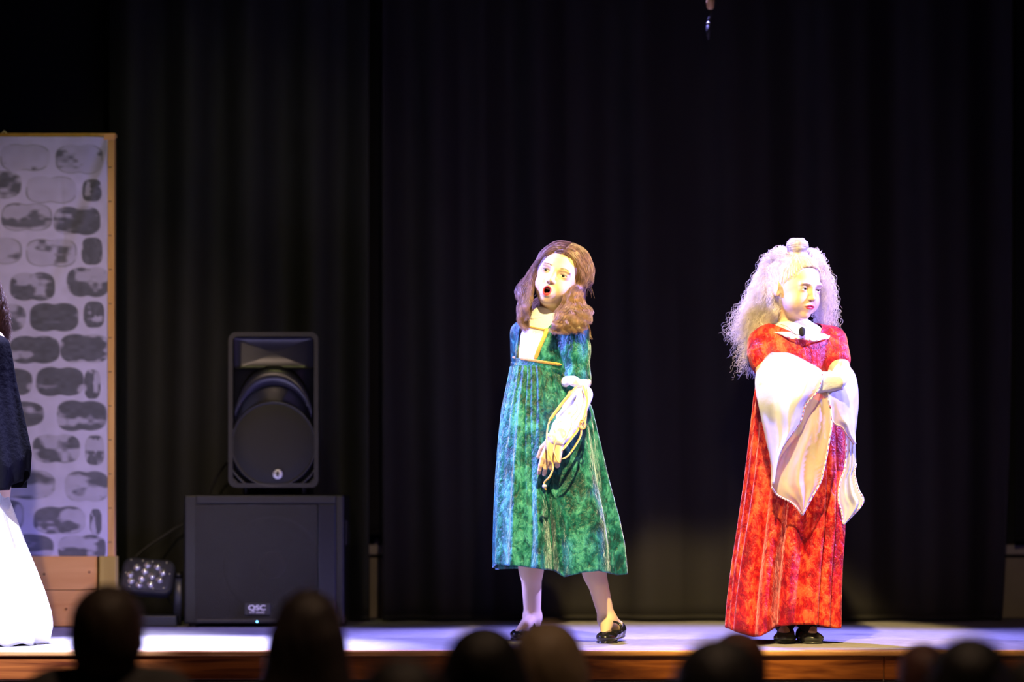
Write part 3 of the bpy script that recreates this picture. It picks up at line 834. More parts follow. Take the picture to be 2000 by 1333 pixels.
th = np.linspace(0, 2*np.pi, 73)
obj('grille_rim', *tube([(wc[0]+R_*.955*math.cos(a), PYF-.009, wc[1]+R_*.955*math.sin(a)) for a in th], .0035, sides=8, cap=False), M['rim'], pa)
for s in (-1, 1):
    for k, rr in enumerate((1.10, 1.21, 1.32)):
        a0, a1 = (212+3*k, 245-3*k) if s < 0 else (295+3*k, 328-3*k)
        p = [(wc[0]+R_*rr*math.cos(math.radians(a)), PYF-.004, wc[1]+R_*rr*math.sin(math.radians(a))) for a in np.linspace(a0, a1, 12)]
        p = [q for q in p if abs(q[0]-cx) < hw-.014 and q[2] > zb2+.010]
        if len(p) > 2: obj('port_fin', *tube(p, .0028, .005, sides=8), M['rim'], pa)
    obj('screw', *lathe((sx(534+s*67), PYF-.012, sz(790)), [(0, .009), (-.003, .008), (-.004, .001)], sides=14), M['rim'], pa)
    for y in (.05, .26): obj('foot', *cyl((cx+s*.11*(1 if y < .1 else .6), PYF+y, ztop-.001), (cx+s*.11*(1 if y < .1 else .6), PYF+y, zb2+.012), .010), M['cable'], pa)
lg = obj('logo', *lathe((sx(543), PYF-.021, sz(927)), [(0, .019), (-.003, .019), (-.005, .017), (-.005, .001)], sides=32), M['silver'], pa)
# the running figure inside the round badge, as a small dark mark
mk = [(-.004, .010), (.002, .0125), (.006, .008), (.004, .003), (.0075, .0005), (.005, -.003), (.003, -.001), (.003, -.006), (.005, -.0115), (.001, -.012), (-.001, -.005), (-.004, -.010), (-.007, -.008), (-.004, -.002), (-.006, .003), (-.009, .002), (-.008, .005), (-.004, .006)]
obj('emblem', *prism([(sx(543)+x, sz(927)+z) for x, z in mk], PYF-.0275, PYF-.026), M['cable'], lg, smooth=False)
cb = tube([P(420, 860, 10.62), P(402, 905, 10.7), P(396, 960, 10.75), P(372, 1010, 10.80), P(340, 1050, 10.75), P(300, 1085, 10.7), P(330, 1150, 10.75), P(350, 1225, 10.62)], .004, sides=8)
spc = thing('cable', 'thin black cable running down behind the loudspeakers', 'cable', P(350, 1222, 10.6))
obj('lead', *tube(catmull([P(446, 900, 10.80), P(425, 930, 10.86), P(385, 1005, 10.87), P(330, 1040, 10.84), P(262, 1092, 10.80), P(245, 1150, 10.74), (P(240, 0, 10.70)[0], 10.70, .006), (P(300, 0, 10.72)[0], 10.72, .006)], 60), .0045, sides=8), M['cable'], spc)

# ------------------------------------------------------------------ LED par can on its floor yoke
LY = 10.50
lc = P(288, 1124, LY); Rl = np.array(Matrix.Rotation(math.radians(-26), 3, 'X') @ Matrix.Rotation(math.radians(5), 3, 'Y')); Lf = Frame(lc, Rl)
pl = thing('stage_light', 'black LED par light with twelve clear lenses lying on its floor yoke', 'stage light', (lc[0], LY, 0))
def lrect(hw, hh, y, r): return [Lf(x, y, z) for x, z in rrect(0, 0, hw, hh, r)]
obj('housing', *loft([lrect(.095, .065, .0, .03), lrect(.101, .071, .006, .035), lrect(.098, .068, .05, .035), lrect(.07, .05, .10, .03), lrect(.045, .035, .115, .02)]), mat('lamp_body', (.030, .032, .05), .4), pl)
fp = obj('face_plate', *loft([lrect(.090, .060, -.004, .028), lrect(.092, .062, .0, .03)]), mat('lamp_face', (.055, .055, .085), .45), pl)
lens_m = mat('lens', (.95, .94, 1), .10, metal=.85); lens_r = mat('lens_cup', (.75, .74, .85), .2, metal=.9)
for (x, y) in ((266, 1112), (286, 1106), (306, 1108), (283, 1118), (318, 1118), (255, 1126), (298, 1126), (279, 1132), (314, 1132), (259, 1138), (298, 1142), (276, 1144)):
    u = (x-288)*LY/F; vv = -(y-1124)*LY/F*1.14
    def lr(r, d): return [Lf(u+r*math.cos(a), d, vv+r*math.sin(a)) for a in np.linspace(0, 2*np.pi, 17)[:-1]]
    ln = obj('lens', *loft([lr(.0150, -.004), lr(.0152, -.008), lr(.0135, -.010)]), lens_r, pl)
    obj('lens_dome', *loft([lr(.0125, -.009), lr(.0110, -.0125), lr(.007, -.0150), lr(.002, -.016)]), lens_m, ln)
for i in range(10):
    u, vv = ((-.07, .056), (-.025, .056), (.012, .056), (.066, .056), (-.082, 0), (.084, .01), (-.06, -.056), (-.02, -.056), (.03, -.056), (.07, -.050))[i]
    def lr2(r, d): return [Lf(u+r*math.cos(a), d, vv+r*math.sin(a)) for a in np.linspace(0, 2*np.pi, 9)[:-1]]
    obj('screw', *loft([lr2(.0028, -.003), lr2(.0024, -.006)]), M['silver'], pl, smooth=False)
zl = .0
for s in (-1, 1):
    xx = lc[0]+s*.112
    yk = tube([(xx, LY+.03, lc[2]+.01), (xx, LY+.035, .10), (xx*1-s*.004, LY+.04, .012)], .003, .016, sides=8)
    obj('yoke_arm', *yk, mat('yoke', (.03, .035, .07), .35) if s < 0 else bpy.data.materials['yoke'], pl)
    obj('yoke_knob', *cyl((xx-s*.012, LY+.03, lc[2]), (xx+s*.018, LY+.03, lc[2]), .013), M['plastic'], pl)
box('base', (lc[0]-.115, LY-.03, .0), (lc[0]+.115, LY+.10, .042), bpy.data.materials['yoke'], pl, bevel=.005)
obj('power_lead', *tube(catmull([Lf(.05, .11, -.02), (lc[0]+.06, LY+.16, .10), (lc[0]+.10, LY+.15, .03), (lc[0]+.11, LY+.13, .006), (lc[0]+.06, LY+.14, .005)], 30), .004), M['cable'], pl)

# ------------------------------------------------------------------ the two girls
M['skin'] = mat('skin', rough=.5, attr='Col', sss=.12, spec=.35)
M['eye'] = mat('eye', rough=.12, attr='Col')
M['green_velvet'] = velvet('green_velvet', (.001, .050, .050), (.006, .15, .135), (.070, .42, .35), 15, (.65, .85, 1), 1.0)
M['red_velvet'] = velvet('red_velvet', (.24, .002, .012), (.50, .010, .016), (.90, .12, .045), 13, (1, .40, .50), .9)  # lightest tone holds the orange highlight of the warm key
M['white_cotton'] = mat('white_cotton', (.86, .87, .88), .8, bump=.25, bscale=90)
M['gold'] = mat('gold', (.80, .52, .13), .45, metal=.2, bump=.3, bscale=420, var=.25, vscale=300)
M['organza'] = mat('organza', (.84, .88, .92), .38, alpha=.46, sheen=.6, bump=.25, bscale=30)
M['lining'] = mat('lining', (.95, .84, .70), .4, alpha=.33, sheen=.5, bump=.25, bscale=30)
M['trim_red'] = mat('trim_red', (.70, .10, .06), .6)
M['brown_hair'] = mat('brown_hair', (.40, .24, .14), .32, spec=.9, var=.35, vscale=60)
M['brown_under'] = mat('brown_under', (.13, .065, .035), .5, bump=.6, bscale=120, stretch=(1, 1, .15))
M['blonde_hair'] = mat('blonde_hair', (.84, .76, .70), .45, spec=.6, var=.15, vscale=60)
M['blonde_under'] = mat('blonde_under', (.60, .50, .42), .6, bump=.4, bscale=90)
M['patent'] = mat('patent', (.012, .012, .014), .16, coat=.6)
M['leather'] = mat('leather', (.030, .032, .028), .3, coat=.2)
M['sock'] = mat('sock', (.02, .018, .02), .8)
M['mic'] = mat('mic', (.02, .02, .022), .9, bump=.6, bscale=600)
M['teeth'] = mat('teeth', (.85, .80, .70), .25)
M['lash'] = mat('lash', (.06, .035, .02), .6)
M['brow'] = mat('brow', (.30, .19, .11), .6)
M['blonde_brow'] = mat('blonde_brow', (.66, .47, .33), .6)

def shoe(name, heel, toe, up, w, h, m, parent, opening=True, lift=0, strap=False):
    """one low shoe from heel to toe on the floor"""
    heel = np.array(heel, float); toe = np.array(toe, float); d = toe-heel; L = np.linalg.norm(d); d /= L
    s = np.cross(d, (0, 0, 1)); s /= np.linalg.norm(s); n = np.cross(s, d)
    R = np.stack([s, -d, n], 1); fr = Frame(heel, R)     # local -y runs to the toe
    S = Sdf()
    S.fell(fr, (0, -.028, .026), (w*.40, .030, .030), k=.01)
    S.fell(fr, (0, -L*.45, .020), (w*.40, L*.30, .024), k=.02)
    S.fell(fr, (0, -L+.045, .018), (w*.50, .048, .021), k=.02)
    S.fell(fr, (0, -.024, .005), (w*.34, .026, .008), k=.004)
    S.fell(fr, (0, -L+.048, .003), (w*.50, .050, .007), k=.004)
    if opening:
        S.fell(fr, (0, -L*.38, .050), (w*.33, L*.34, .030), k=.004, sub=True)
    v, f = S.mesh(.002)
    o = obj(name, v, f, m, parent)
    if strap:
        a = fr(-w*.42, -L*.42, .028); b = fr(0, -L*.38, h); c = fr(w*.42, -L*.40, .030)
        obj('strap', *tube(catmull([a, fr(-w*.34, -L*.40, .050), b, fr(w*.34, -L*.39, .052), c], 24), .0015, .0040), m, o)
    return fr

def skull(p, k=1.04):
    p = np.asarray(p, float); c = np.array([0, .012, .022]); r = np.array([.0715, .088, .079]); q = (p-c)/r
    return c+(p-c)/np.linalg.norm(q)*k

# ============ the girl in green
G = thing('person', 'girl in green crushed velvet dress, singing, with long wavy brown hair', 'person', P(1120, 1254, 9.36)*np.array([1, 1, 0]))
hf = Frame(P(1092, 543, 9.30), rot(yaw=-13, roll=20, pitch=-3), 1.10)
S = Sdf(); add_head(S, hf, 'open', wide=.95, lid=.0029)
chest = Frame(P(1066, 690, 9.30), rot(yaw=-28, roll=2)); waist = Frame(P(1062, 765, 9.30), rot(yaw=-25)); hips = Frame(P(1078, 855, 9.30), rot(yaw=-20))
S.cone(hf(0, .020, -.060), P(1064, 640, 9.31), .036, .040, k=.02)
n0 = len(S.ops)
S.fell(chest, (0, 0, 0), (.098, .072, .125), k=.03)
S.ell(P(1068, 634, 9.31), (.075, .045, .028), R=chest.R, k=.03)
S.fell(waist, (0, 0, 0), (.082, .064, .12), k=.04); S.fell(hips, (0, 0, 0), (.105, .082, .11), k=.04)
n1 = len(S.ops)
ls = P(1121, 652, 9.235); le = P(1129, 764, 9.22); lw = P(1087, 856, 9.085)
rs = P(1022, 652, 9.38); re = P(1022, 765, 9.50); rw = P(1052, 832, 9.60)
S.cone(ls, le, .040, .031, k=.03); S.cone(le, lw, .030, .0205, k=.012)
S.cone(rs, re, .038, .030, k=.03); S.cone(re, rw, .029, .020, k=.012)
n2 = len(S.ops)
add_hand(S, lw, P(1071, 912, 9.07)-lw, (-.05, -1, .1), 1, .155, thumb=(.45, .6), spread=.0, r=.0078, curls=[(14, 22, 14), (20, 34, 20), (40, 55, 30), (52, 60, 30)])
add_hand(S, rw, np.array([.9, .05, -.45]), (0, 1, .2), 1, .145)
lh = P(1104, 862, 9.26); lk = P(1143, 1040, 9.30); la = P(1186, 1212, 9.375)
rh = P(1050, 862, 9.35); rk = P(1036, 1040, 9.42); raa = P(1040, 1206, 9.62)
S.cone(lh, lk, .064, .046, k=.04); S.cone(lk, la, .044, .027, k=.02)
S.ell(lk*.68+la*.32+np.array([0, .022, 0]), (.036, .038, .075), k=.03)
S.cone(rh, rk, .070, .046, k=.04); S.cone(rk, raa, .044, .028, k=.02)
S.ell(rk*.68+raa*.32+np.array([0, .022, 0]), (.040, .040, .075), k=.03)
lt = P(1181, 1250, 9.22); S.cone(la, lt*[1, 1, 0]+[0, .015, .024], .026, .013, k=.02); S.cone(la, P(1207, 1225, 9.41), .026, .022, k=.02)
rt = np.array([P(1012, 0, 9.46)[0], 9.46, .026]); S.cone(raa, rt, .027, .013, k=.02); S.cone(raa, raa+[.004, .02, -.038], .026, .022, k=.02)
hz = P(0, 960, 9.1)[2], P(0, 850, 9.1)[2]; fz = hf(0, 0, 0)[2]
v, f = S.mesh(.0045, zb=[(fz-.16, fz+.14, .0016), (hz[0], hz[1], .002)], hxy=.0019)
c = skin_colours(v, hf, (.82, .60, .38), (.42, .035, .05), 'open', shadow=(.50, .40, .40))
gbody = obj('body', v, f, M['skin'], G, col=c); tg = bvh(v, f)
add_eyes(hf, G, (.10, .12, .11), M['eye'], look=(-.06, .05))
rng = np.random.default_rng(1)
fine_hairs('eyebrow', hf, G, M['brow'], brow_spec(-1, rng, z=.0165, arch=.005), .0003, tg); fine_hairs('eyebrow', hf, G, M['brow'], brow_spec(1, rng, z=.0165, arch=.005), .0003, tg)
for s in (-1, 1): fine_hairs('eyelashes', hf, G, M['lash'], lash_spec(s, rng)+lash_spec(s, rng, False), .0003)
tv = []
for i in range(6):
    x = (i-2.5)*.0030*1.1; y = -.0800+.0012*abs(i-2.5)
    tv.append(join(loft([[hf(x+.00155*math.cos(a), y+.0012*math.sin(a), z) for a in np.linspace(0, 6.28, 9)[:-1]] for z in (-.0500, -.0535, -.0552)])))
obj('teeth', *join(*tv), M['teeth'], G)
obj('tongue', *lathe(hf(0, -.068, -.0690), [(-.006, .001), (-.004, .007), (0, .0095), (.004, .008), (.006, .002)], axis='z'), mat('tongue', (.45, .10, .09), .35), G)

# blouse under the bodice
BS = S.grow(.004, list(range(n0, n1))); BS.cone(P(1066, 648, 9.30), P(1062, 622, 9.305), .052, .044, k=.02)
v, f = BS.mesh(.0028); x, y = PX(v[f].mean(1))
v, f = cull(v, f, lambda q: (PX(q)[1] < 735))
obj('blouse', v, f, M['white_cotton'], G)
nk = P(1062, 612, 9.305); th = np.linspace(0, 2*np.pi, 41)
ringp = np.stack([nk[0]+.0465*np.cos(th), nk[1]-.0440*np.sin(th), nk[2]-.012-.012*np.sin(th)+.008*np.cos(th)], 1)
obj('collar', *tube(ringp, .005, .014, sides=8, cap=False), M['white_cotton'], G)
# bodice with the laced front cut away
BD = S.grow(.010, list(range(n0, n1)))
BD.cone(ls, ls*.22+le*.78, .050, .043, k=.03); BD.cone(rs, rs*.2+re*.8, .044, .040, k=.03)
BD.ell(le*.28+ls*.72+np.array([0, 0, 0]), (.047, .047, .05), k=.02)
BD.cone(ls*.22+le*.78, le*.95+ls*.05+[0, 0, -.004], .038, .036, k=.02)
v, f = BD.mesh(.0026)
front = [(1014, 642), (1020, 604), (1036, 596), (1074, 600), (1090, 618), (1067, 644), (1042, 702), (1009, 700)]
zc = P(0, 734, 9.3)[2]
def keep(q):
    x, y = PX(q); nr = q[:, 1] < 9.32
    hole = inpoly(x, y, front) & nr
    neck = (np.hypot(q[:, 0]-nk[0], q[:, 1]-nk[1]) < .062) & (q[:, 2] > P(0, 636, 9.3)[2])
    low = (y > 733) & ((x < 1100) | (q[:, 1] > 9.3)) | (y > 768)
    return ~(hole | neck | low)
v, f = cull(v, f, keep)
bod = obj('bodice', v, f, M['green_velvet'], G, solid=.003); tb = bvh(v, f)
def trim(pts, w, t=.0014, n=40, name='gold_trim', m=None, tree=tb, parent=G, lift=.004):
    p = drape(tree, pts, lift, n); q = np.linspace(0, 1, n); return obj(name, *tube(p, t, w*np.minimum(1, .35+12*np.minimum(q, 1-q)), sides=8), m or M['gold'], parent)
trim([(1069, 642), (1064, 655), (1054, 678), (1045, 702)], .0080)
trim([(1017, 644), (1015, 660), (1013, 680), (1012, 698)], .0045)
trim([(1001, 698), (1030, 703), (1062, 708), (1097, 713)], .0056)
trim([(1024, 637), (1044, 641), (1060, 644), (1069, 646)], .0035, tree=bvh(*BS.mesh(.005)))
obj('waistband', *tube(drape(tb, [(999, 712), (1030, 718), (1062, 723), (1098, 727)], .002, 40), .004, .012, sides=8), M['green_velvet'], G)
# elbow cuff and puffed undersleeve
th = np.linspace(0, 2*np.pi, 49); cc = P(1125, 748, 9.215)
cuffp = np.stack([cc[0]+.038*np.cos(th), cc[1]-.040*np.sin(th), cc[2]+.004*np.cos(3*th)-.004*np.cos(th)], 1)
obj('cuff', *tube(cuffp, .013+.0015*np.sin(5*th), .0165+.0015*np.cos(7*th), sides=14, cap=False), M['white_cotton'], G)
U = Sdf(); U.cone(P(1137, 772, 9.20), P(1120, 810, 9.16), .036, .038, k=.02); U.cone(P(1120, 810, 9.16), P(1100, 838, 9.115), .036, .034, k=.02); U.cone(P(1100, 838, 9.115), P(1086, 858, 9.085), .034, .026, k=.012)
rr = np.random.default_rng(4)
for i in range(26):
    t = rr.random(); q = P(1137-50*t, 772+84*t, 9.195-.10*t)+np.clip(rr.normal(0, .016, 3), -.022, .022)*[1, .6, 1]; U.ell(q, (.020, .020, .010), k=.016, R=rot(roll=-30+20*rr.normal()))
U.cone(P(1072, 851, 9.07), P(1098, 866, 9.07), .007, .007, k=.01)
v, f = U.mesh(.0024); obj('undersleeve', v, f, M['white_cotton'], G)
tu = bvh(v, f)
def cord(pts, w=.0035, t=.0018, Y=None, name='gold_lace', m='gold'):
    p = catmull(np.array([P(a, b, d) for a, b, d in pts]), 60); q = np.linspace(0, 1, 60); obj(name, *tube(p, t, w*np.minimum(1, .3+10*np.minimum(q, 1-q)), sides=8), M[m], G)
cord([(1128, 756, 9.12), (1112, 770, 9.10), (1092, 795, 9.095), (1074, 822, 9.09), (1068, 850, 9.06), (1070, 884, 9.035), (1080, 908, 9.03), (1077, 926, 9.02), (1064, 942, 9.02)], .0028)
cord([(1128, 754, 9.12), (1116, 768, 9.09), (1100, 786, 9.08), (1085, 806, 9.07), (1072, 824, 9.065)], .0052)
cord([(1138, 752, 9.16), (1142, 766, 9.14), (1147, 784, 9.13), (1141, 812, 9.10), (1130, 838, 9.08), (1112, 862, 9.06), (1097, 882, 9.04)], .0048)
cord([(1144, 752, 9.17), (1147, 776, 9.15), (1145, 806, 9.12), (1142, 828, 9.09), (1136, 836, 9.08), (1134, 852, 9.07), (1122, 874, 9.05), (1108, 892, 9.04), (1096, 898, 9.03)], .0034)
cord([(1140, 822, 9.075), (1144, 830, 9.07), (1140, 838, 9.07), (1132, 834, 9.075), (1134, 822, 9.075), (1140, 822, 9.075)], .003)
cord([(1086, 856, 9.06), (1082, 880, 9.035), (1088, 900, 9.03), (1094, 905, 9.03)], .0022)
cord([(1078, 920, 9.02), (1074, 932, 9.015), (1064, 942, 9.02), (1063, 952, 9.02), (1067, 958, 9.02)], .003, name='lace_end')
obj('lace_knot', *lathe(P(1063.5, 950, 9.02), [(-.006, .002), (-.003, .007), (.003, .007), (.006, .002)], sides=12, axis='z'), M['white_cotton'], G)
# skirt
def ridge(th, a, w): return np.exp(-((np.angle(np.exp(1j*(th-a))))/w)**2)
rg_ = np.random.default_rng(11); ang = np.linspace(0, 2*np.pi, 40, endpoint=False)+rg_.normal(0, .05, 40); amp_ = rg_.uniform(.4, 1.1, 40); dr_ = rg_.normal(0, .06, 40)
def gfold(th, t):
    d = np.zeros_like(th)
    for a, am, q in zip(ang, amp_, dr_):
        keepw = 1 if (int(a*100) % 3) else max(0, 1-t*1.6)
        if .25 < a < 1.50: keepw *= max(.12, 1-2.2*t)      # the smooth panel below the hand
        if 1.6 < a < 3.2: keepw *= 1.3
        d += keepw*am*(.005+.017*t)*ridge(th, a+q*t, .040+.055*t)
    d += t*.012*np.sin(3*th+1.0)+t*.007*np.sin(5*th+2)
    ca = math.acos(max(-1, min(1, -.14+.10*t)))
    g = np.clip((t-.50)/.3, 0, 1)
    d += g*(-.045*ridge(th, ca+.03, .075)+.030*ridge(th, ca-.12, .11))
    d += np.clip((t-.25)/.5, 0, 1)*(.030*ridge(th, .86, .28)-.020*ridge(th, .42, .16)+.012*ridge(th, .12, .10))
    return d
def ghem(x): return np.interp(x, [965, 1010, 1060, 1083, 1092, 1102, 1140, 1170, 1205], [1104, 1106, 1113, 1116, 1122, 1128, 1119, 1116, 1124])
v, f = skirt_mesh([(716, 999, 1118, 9.30, .082), (735, 996, 1128, 9.30, .092), (800, 982, 1154, 9.31, .125), (860, 976, 1166, 9.32, .150), (940, 970, 1180, 9.33, .175), (1010, 967, 1194, 9.335, .195), (1060, 966, 1202, 9.34, .205), (1116, 966, 1205, 9.34, .21)], ghem, gfold)
obj('skirt', v, f, M['green_velvet'], G, solid=.0025)
# shoes
shoe('shoe', (P(1212, 0, 9.42)[0], 9.42, .014), (P(1178, 0, 9.215)[0], 9.215, .0), None, .070, .060, M['patent'], G, strap=True)
shoe('shoe', (raa[0]+.004, 9.655, .0), (rt[0]-.004, 9.44, .0), None, .070, .060, M['patent'], G, strap=True)
# hair
def cap(fr, grow, m, parent, face=True, name='hair_base', extra=None):
    C = Sdf(); C.fell(fr, (0, .014, .024), (.0715+grow, .088+grow, .079+grow), k=.01)
    C.fell(fr, (0, .035, -.02), (.066+grow, .066+grow, .07), k=.03)
    if extra: extra(C)
    C.fell(fr, (0, -.092, -.012), (.064, .072, .092), k=.012, sub=True)
    v, f = C.mesh(.003)
    return obj(name, v, f, m, parent)
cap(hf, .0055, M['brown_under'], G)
rng = np.random.default_rng(21); SS = []
def scalp(s, a, y0, y1, r=1.0):
    """over the skull from the parting: angle a from the top down the side s"""
    e = (y0-.014)/.097; k = math.sqrt(max(0, 1-e*e)); yy = y0+(y1-y0)*(a/1.7)
    return (s*.0800*k*math.sin(a)*r, yy, .024+.0870*k*math.cos(a)*r)
for s in (-1, 1):
    for j, y0 in enumerate(np.linspace(-.068, .088, 13)):
        e = j/12
        pts = [hf(*scalp(s, a, y0, y0*.75+.022+(.016 if j < 3 else 0), 1.0+.02*a)) for a in (.02, .45, .9, 1.3, 1.6)]
        if s < 0:
            w = [P(1028-11*e+rng.normal(0, 2), 566, 9.27+.10*e), P(1022+6*e+rng.normal(0, 3), 600, 9.25+.12*e), P(1022+8*e+rng.normal(0, 4), 628, 9.235+.14*e), P(1028+12*e+rng.normal(0, 4), 652-12*e, 9.24+.13*e)]
        else:
            q = rng.normal(0, 3)
            w = [P(1128+8*e+q, 556, 9.26+.12*e), P(1112+22*e+q, 596, 9.22+.16*e), P(1092+40*e+q, 626, 9.19+.20*e), P(1094+44*e+rng.normal(0, 5), 654, 9.175+.20*e)]
        wv = .0035
        SS.append(lock(pts+w, [.008, .013, .014, .015, .015, .013, .009], 130, m=26, wave=wv, wf=1.5, rng=rng, tip=(.86, 1), fuzz=.0022))
for s in (-1, 1):
    for j in range(6):
        e = j*.0075-.004
        pts = [hf(*skull((s*.004, -.066+e*1.3, .090), 1.03)), hf(*skull((s*.028, -.066+e, .080), 1.05)), hf(*skull((s*.052, -.054+e, .060), 1.06)), hf(*skull((s*.068, -.034+e, .028), 1.08)), hf(s*.077, -.014+e, -.004)]
        if s < 0: w = [P(1036-2*j, 574, 9.235+.01*j), P(1030-3*j, 604, 9.22+.01*j), P(1030-3*j+rng.normal(0, 2), 634+rng.normal(0, 4), 9.22+.01*j)]
        else: w = [P(1116+2*j, 566, 9.235+.01*j), P(1098+3*j, 600, 9.20+.01*j), P(1084+4*j, 626, 9.17+.01*j), P(1086+5*j+rng.normal(0, 2), 652+rng.normal(0, 3), 9.165)]
        SS.append(lock(pts+w, [.004, .008, .009, .010, .012, .012, .008], 90, m=26, wave=.003, wf=1.6, rng=rng, tip=(.88, 1), fuzz=.002))
# front shoulder curls (image right) and back hair
for k in range(9):
    x = 1080+k*7
    SS.append(lock([hf(.074, -.02+.006*k, -.015), P(1118+2*k, 590, 9.21), P(x+16, 615, 9.17), P(x+4, 636, 9.150), P(x-2+rng.normal(0, 2), 655+rng.normal(0, 3), 9.155)], [.010, .013, .014, .013, .010], 90, m=24, wave=.006, wf=2.2, rng=rng, tip=(.9, 1), fuzz=.002))
for k in range(8):
    x = 1030+k*14
    SS.append(lock([hf(-.05+.014*k, .095, .02), hf(-.055+.016*k, .10, -.05), P(x, 610, 9.42), P(x, 645+rng.normal(0, 6), 9.42)], [.015, .018, .02, .012], 70, m=16, wave=.005, rng=rng, fuzz=.003))
SS.append(lock([P(1134, 600, 9.32), P(1146, 630, 9.32), P(1150, 650, 9.33), P(1157, 665, 9.33)], [.008, .008, .006, .003], 60, m=26, wave=.003, rng=rng))
# loose flyaways
fly = []
for i in range(90):
    s = rng.choice((-1, 1)); y0 = rng.uniform(-.05, .07)
    pts = [hf(*scalp(s, a, y0, y0+.02, 1.03+.07*rng.random()*a)) for a in (.1, .6, 1.1, 1.6)]
    pts.append(pts[-1]+np.array([rng.normal(.006*s, .01), rng.normal(0, .01), -.05])); fly.append(lock(pts, [.002, .006], 1, m=26, wave=.003, rng=rng))
SS += fly
SS.append(lock([hf(-.012, -.070, .088), hf(-.030, -.082, .070), hf(-.050, -.080, .045), hf(-.064, -.065, .030)], [.0006, .0006], 5, m=26, rng=rng))
by = {}
for q in SS: by.setdefault(q.shape[1], []).append(q)
allv = []; allf = []; n = 0
for m_, q in by.items():
    v, f = strands_mesh(np.concatenate(q), .00062); allv.append(v); allf.append(f+n); n += len(v)
obj('hair', np.vstack(allv), np.vstack(allf), M['brown_hair'], G)

# ============ the girl in red
Rd = thing('person', 'girl in long red velvet gown with white sheer sleeves, arms folded, curly blonde hair', 'person', P(1540, 1254, 9.30)*np.array([1, 1, 0]))
rf = Frame(P(1554, 560, 9.28), rot(yaw=37, roll=3, pitch=9), 1.04)
S = Sdf(); add_head(S, rf, 'closed', nose=.985, wide=1.07, lid=.0025)
for s in (-1, 1): S.fell(rf, (s*.033, -.040, -.050), (.022, .024, .024), k=.02)
chest = Frame(P(1556, 705, 9.31), rot(yaw=20)); waist = Frame(P(1552, 780, 9.31), rot(yaw=18)); hips = Frame(P(1548, 860, 9.31), rot(yaw=15))
S.cone(rf(0, .020, -.060), P(1549, 650, 9.32), .040, .044, k=.02)
n0 = len(S.ops)
S.fell(chest, (0, 0, 0), (.118, .082, .130), k=.03); S.ell(P(1552, 650, 9.325), (.100, .050, .030), R=chest.R, k=.03)
S.fell(waist, (0, 0, 0), (.108, .080, .11), k=.04); S.fell(hips, (0, 0, 0), (.118, .09, .11), k=.04)
n1 = len(S.ops)
rs = P(1492, 672, 9.31); re = P(1502, 768, 9.17); rw = P(1588, 752, 9.055)
ls = P(1624, 668, 9.34); le = P(1652, 764, 9.22); lw = P(1600, 740, 9.105)
S.cone(rs, re, .043, .034, k=.03); S.cone(re, rw, .032, .022, k=.012)
S.cone(ls, le, .041, .034, k=.03); S.cone(le, lw, .032, .022, k=.012)
add_hand(S, rw, np.array([.9, .05, .20]), (.1, -1, .2), 1, .135, curl=(25, 35, 20))
add_hand(S, lw, np.array([-.8, .28, -.1]), (0, -1, .3), -1, .135, curl=(15, 25, 15))
lh = P(1572, 862, 9.30); lk = P(1572, 1045, 9.26); la = P(1576, 1212, 9.33)
rh = P(1522, 862, 9.31); rk = P(1530, 1045, 9.27); raa = P(1532, 1215, 9.33)
for a, b, c_ in ((lh, lk, la), (rh, rk, raa)):
    S.cone(a, b, .072, .047, k=.04); S.cone(b, c_, .045, .029, k=.02)
rsh = (np.array([P(1535, 0, 9.37)[0], 9.37, 0]), np.array([P(1532, 0, 9.20)[0], 9.20, 0]))
lsh = (np.array([P(1568, 0, 9.35)[0], 9.35, 0]), np.array([P(1592, 0, 9.19)[0], 9.19, 0]))
S.cone(la, lsh[1]*.8+lsh[0]*.2+[0, 0, .024], .028, .018, k=.02); S.cone(raa, rsh[1]*.8+rsh[0]*.2+[0, 0, .024], .028, .018, k=.02)
fz = rf(0, 0, 0)[2]; hz = P(0, 790, 9.1)[2], P(0, 715, 9.1)[2]
v, f = S.mesh(.0045, zb=[(fz-.16, fz+.12, .0016), (hz[0], hz[1], .0025)], hxy=.0019)
c = skin_colours(v, rf, (.76, .53, .35), (.55, .05, .06), 'closed', blush=(.92, .50, .42))
obj('body', v, f, M['skin'], Rd, col=c); tg = bvh(v, f)
add_eyes(rf, Rd, (.16, .20, .22), M['eye'], look=(.10, -.10))
rng = np.random.default_rng(2)
fine_hairs('eyebrow', rf, Rd, M['blonde_brow'], brow_spec(-1, rng, z=.0150), .0004, tg); fine_hairs('eyebrow', rf, Rd, M['blonde_brow'], brow_spec(1, rng, z=.0150), .0004, tg)
for s in (-1, 1): fine_hairs('eyelashes', rf, Rd, M['lash'], lash_spec(s, rng), .0003)

BD = S.grow(.010, list(range(n0, n1)))
BD.cone(rs, rs*.62+re*.38, .054, .050, k=.03); BD.cone(ls, ls*.64+le*.36, .052, .046, k=.03)
BD.ell(rs*.8+re*.2, (.050, .048, .045), k=.03)
rr = np.random.default_rng(8)
v, f = BD.mesh(.0026)
nc = P(1552, 640, 9.325)
def keep(q):
    x, y = PX(q)
    neck = (((q[:, 0]-nc[0])/.090)**2+((q[:, 1]-nc[1]+.015)/.075)**2 < 1) & (q[:, 2] > P(0, 668, 9.3)[2]+(q[:, 1]-9.25)*.35)
    return ~(neck | ((y > 770) & (x < 1660)) | (y > 770))
v, f = cull(v, f, keep); obj('bodice', v, f, M['red_velvet'], Rd, solid=.003); tb = bvh(v, f)
YS = S.grow(.004, list(range(n0, n1))); YS.cone(P(1552, 665, 9.32), P(1550, 645, 9.32), .075, .052, k=.03)
v, f = YS.mesh(.003); v, f = cull(v, f, lambda q: (PX(q)[1] < 720)); obj('underdress', v, f, M['white_cotton'], Rd)
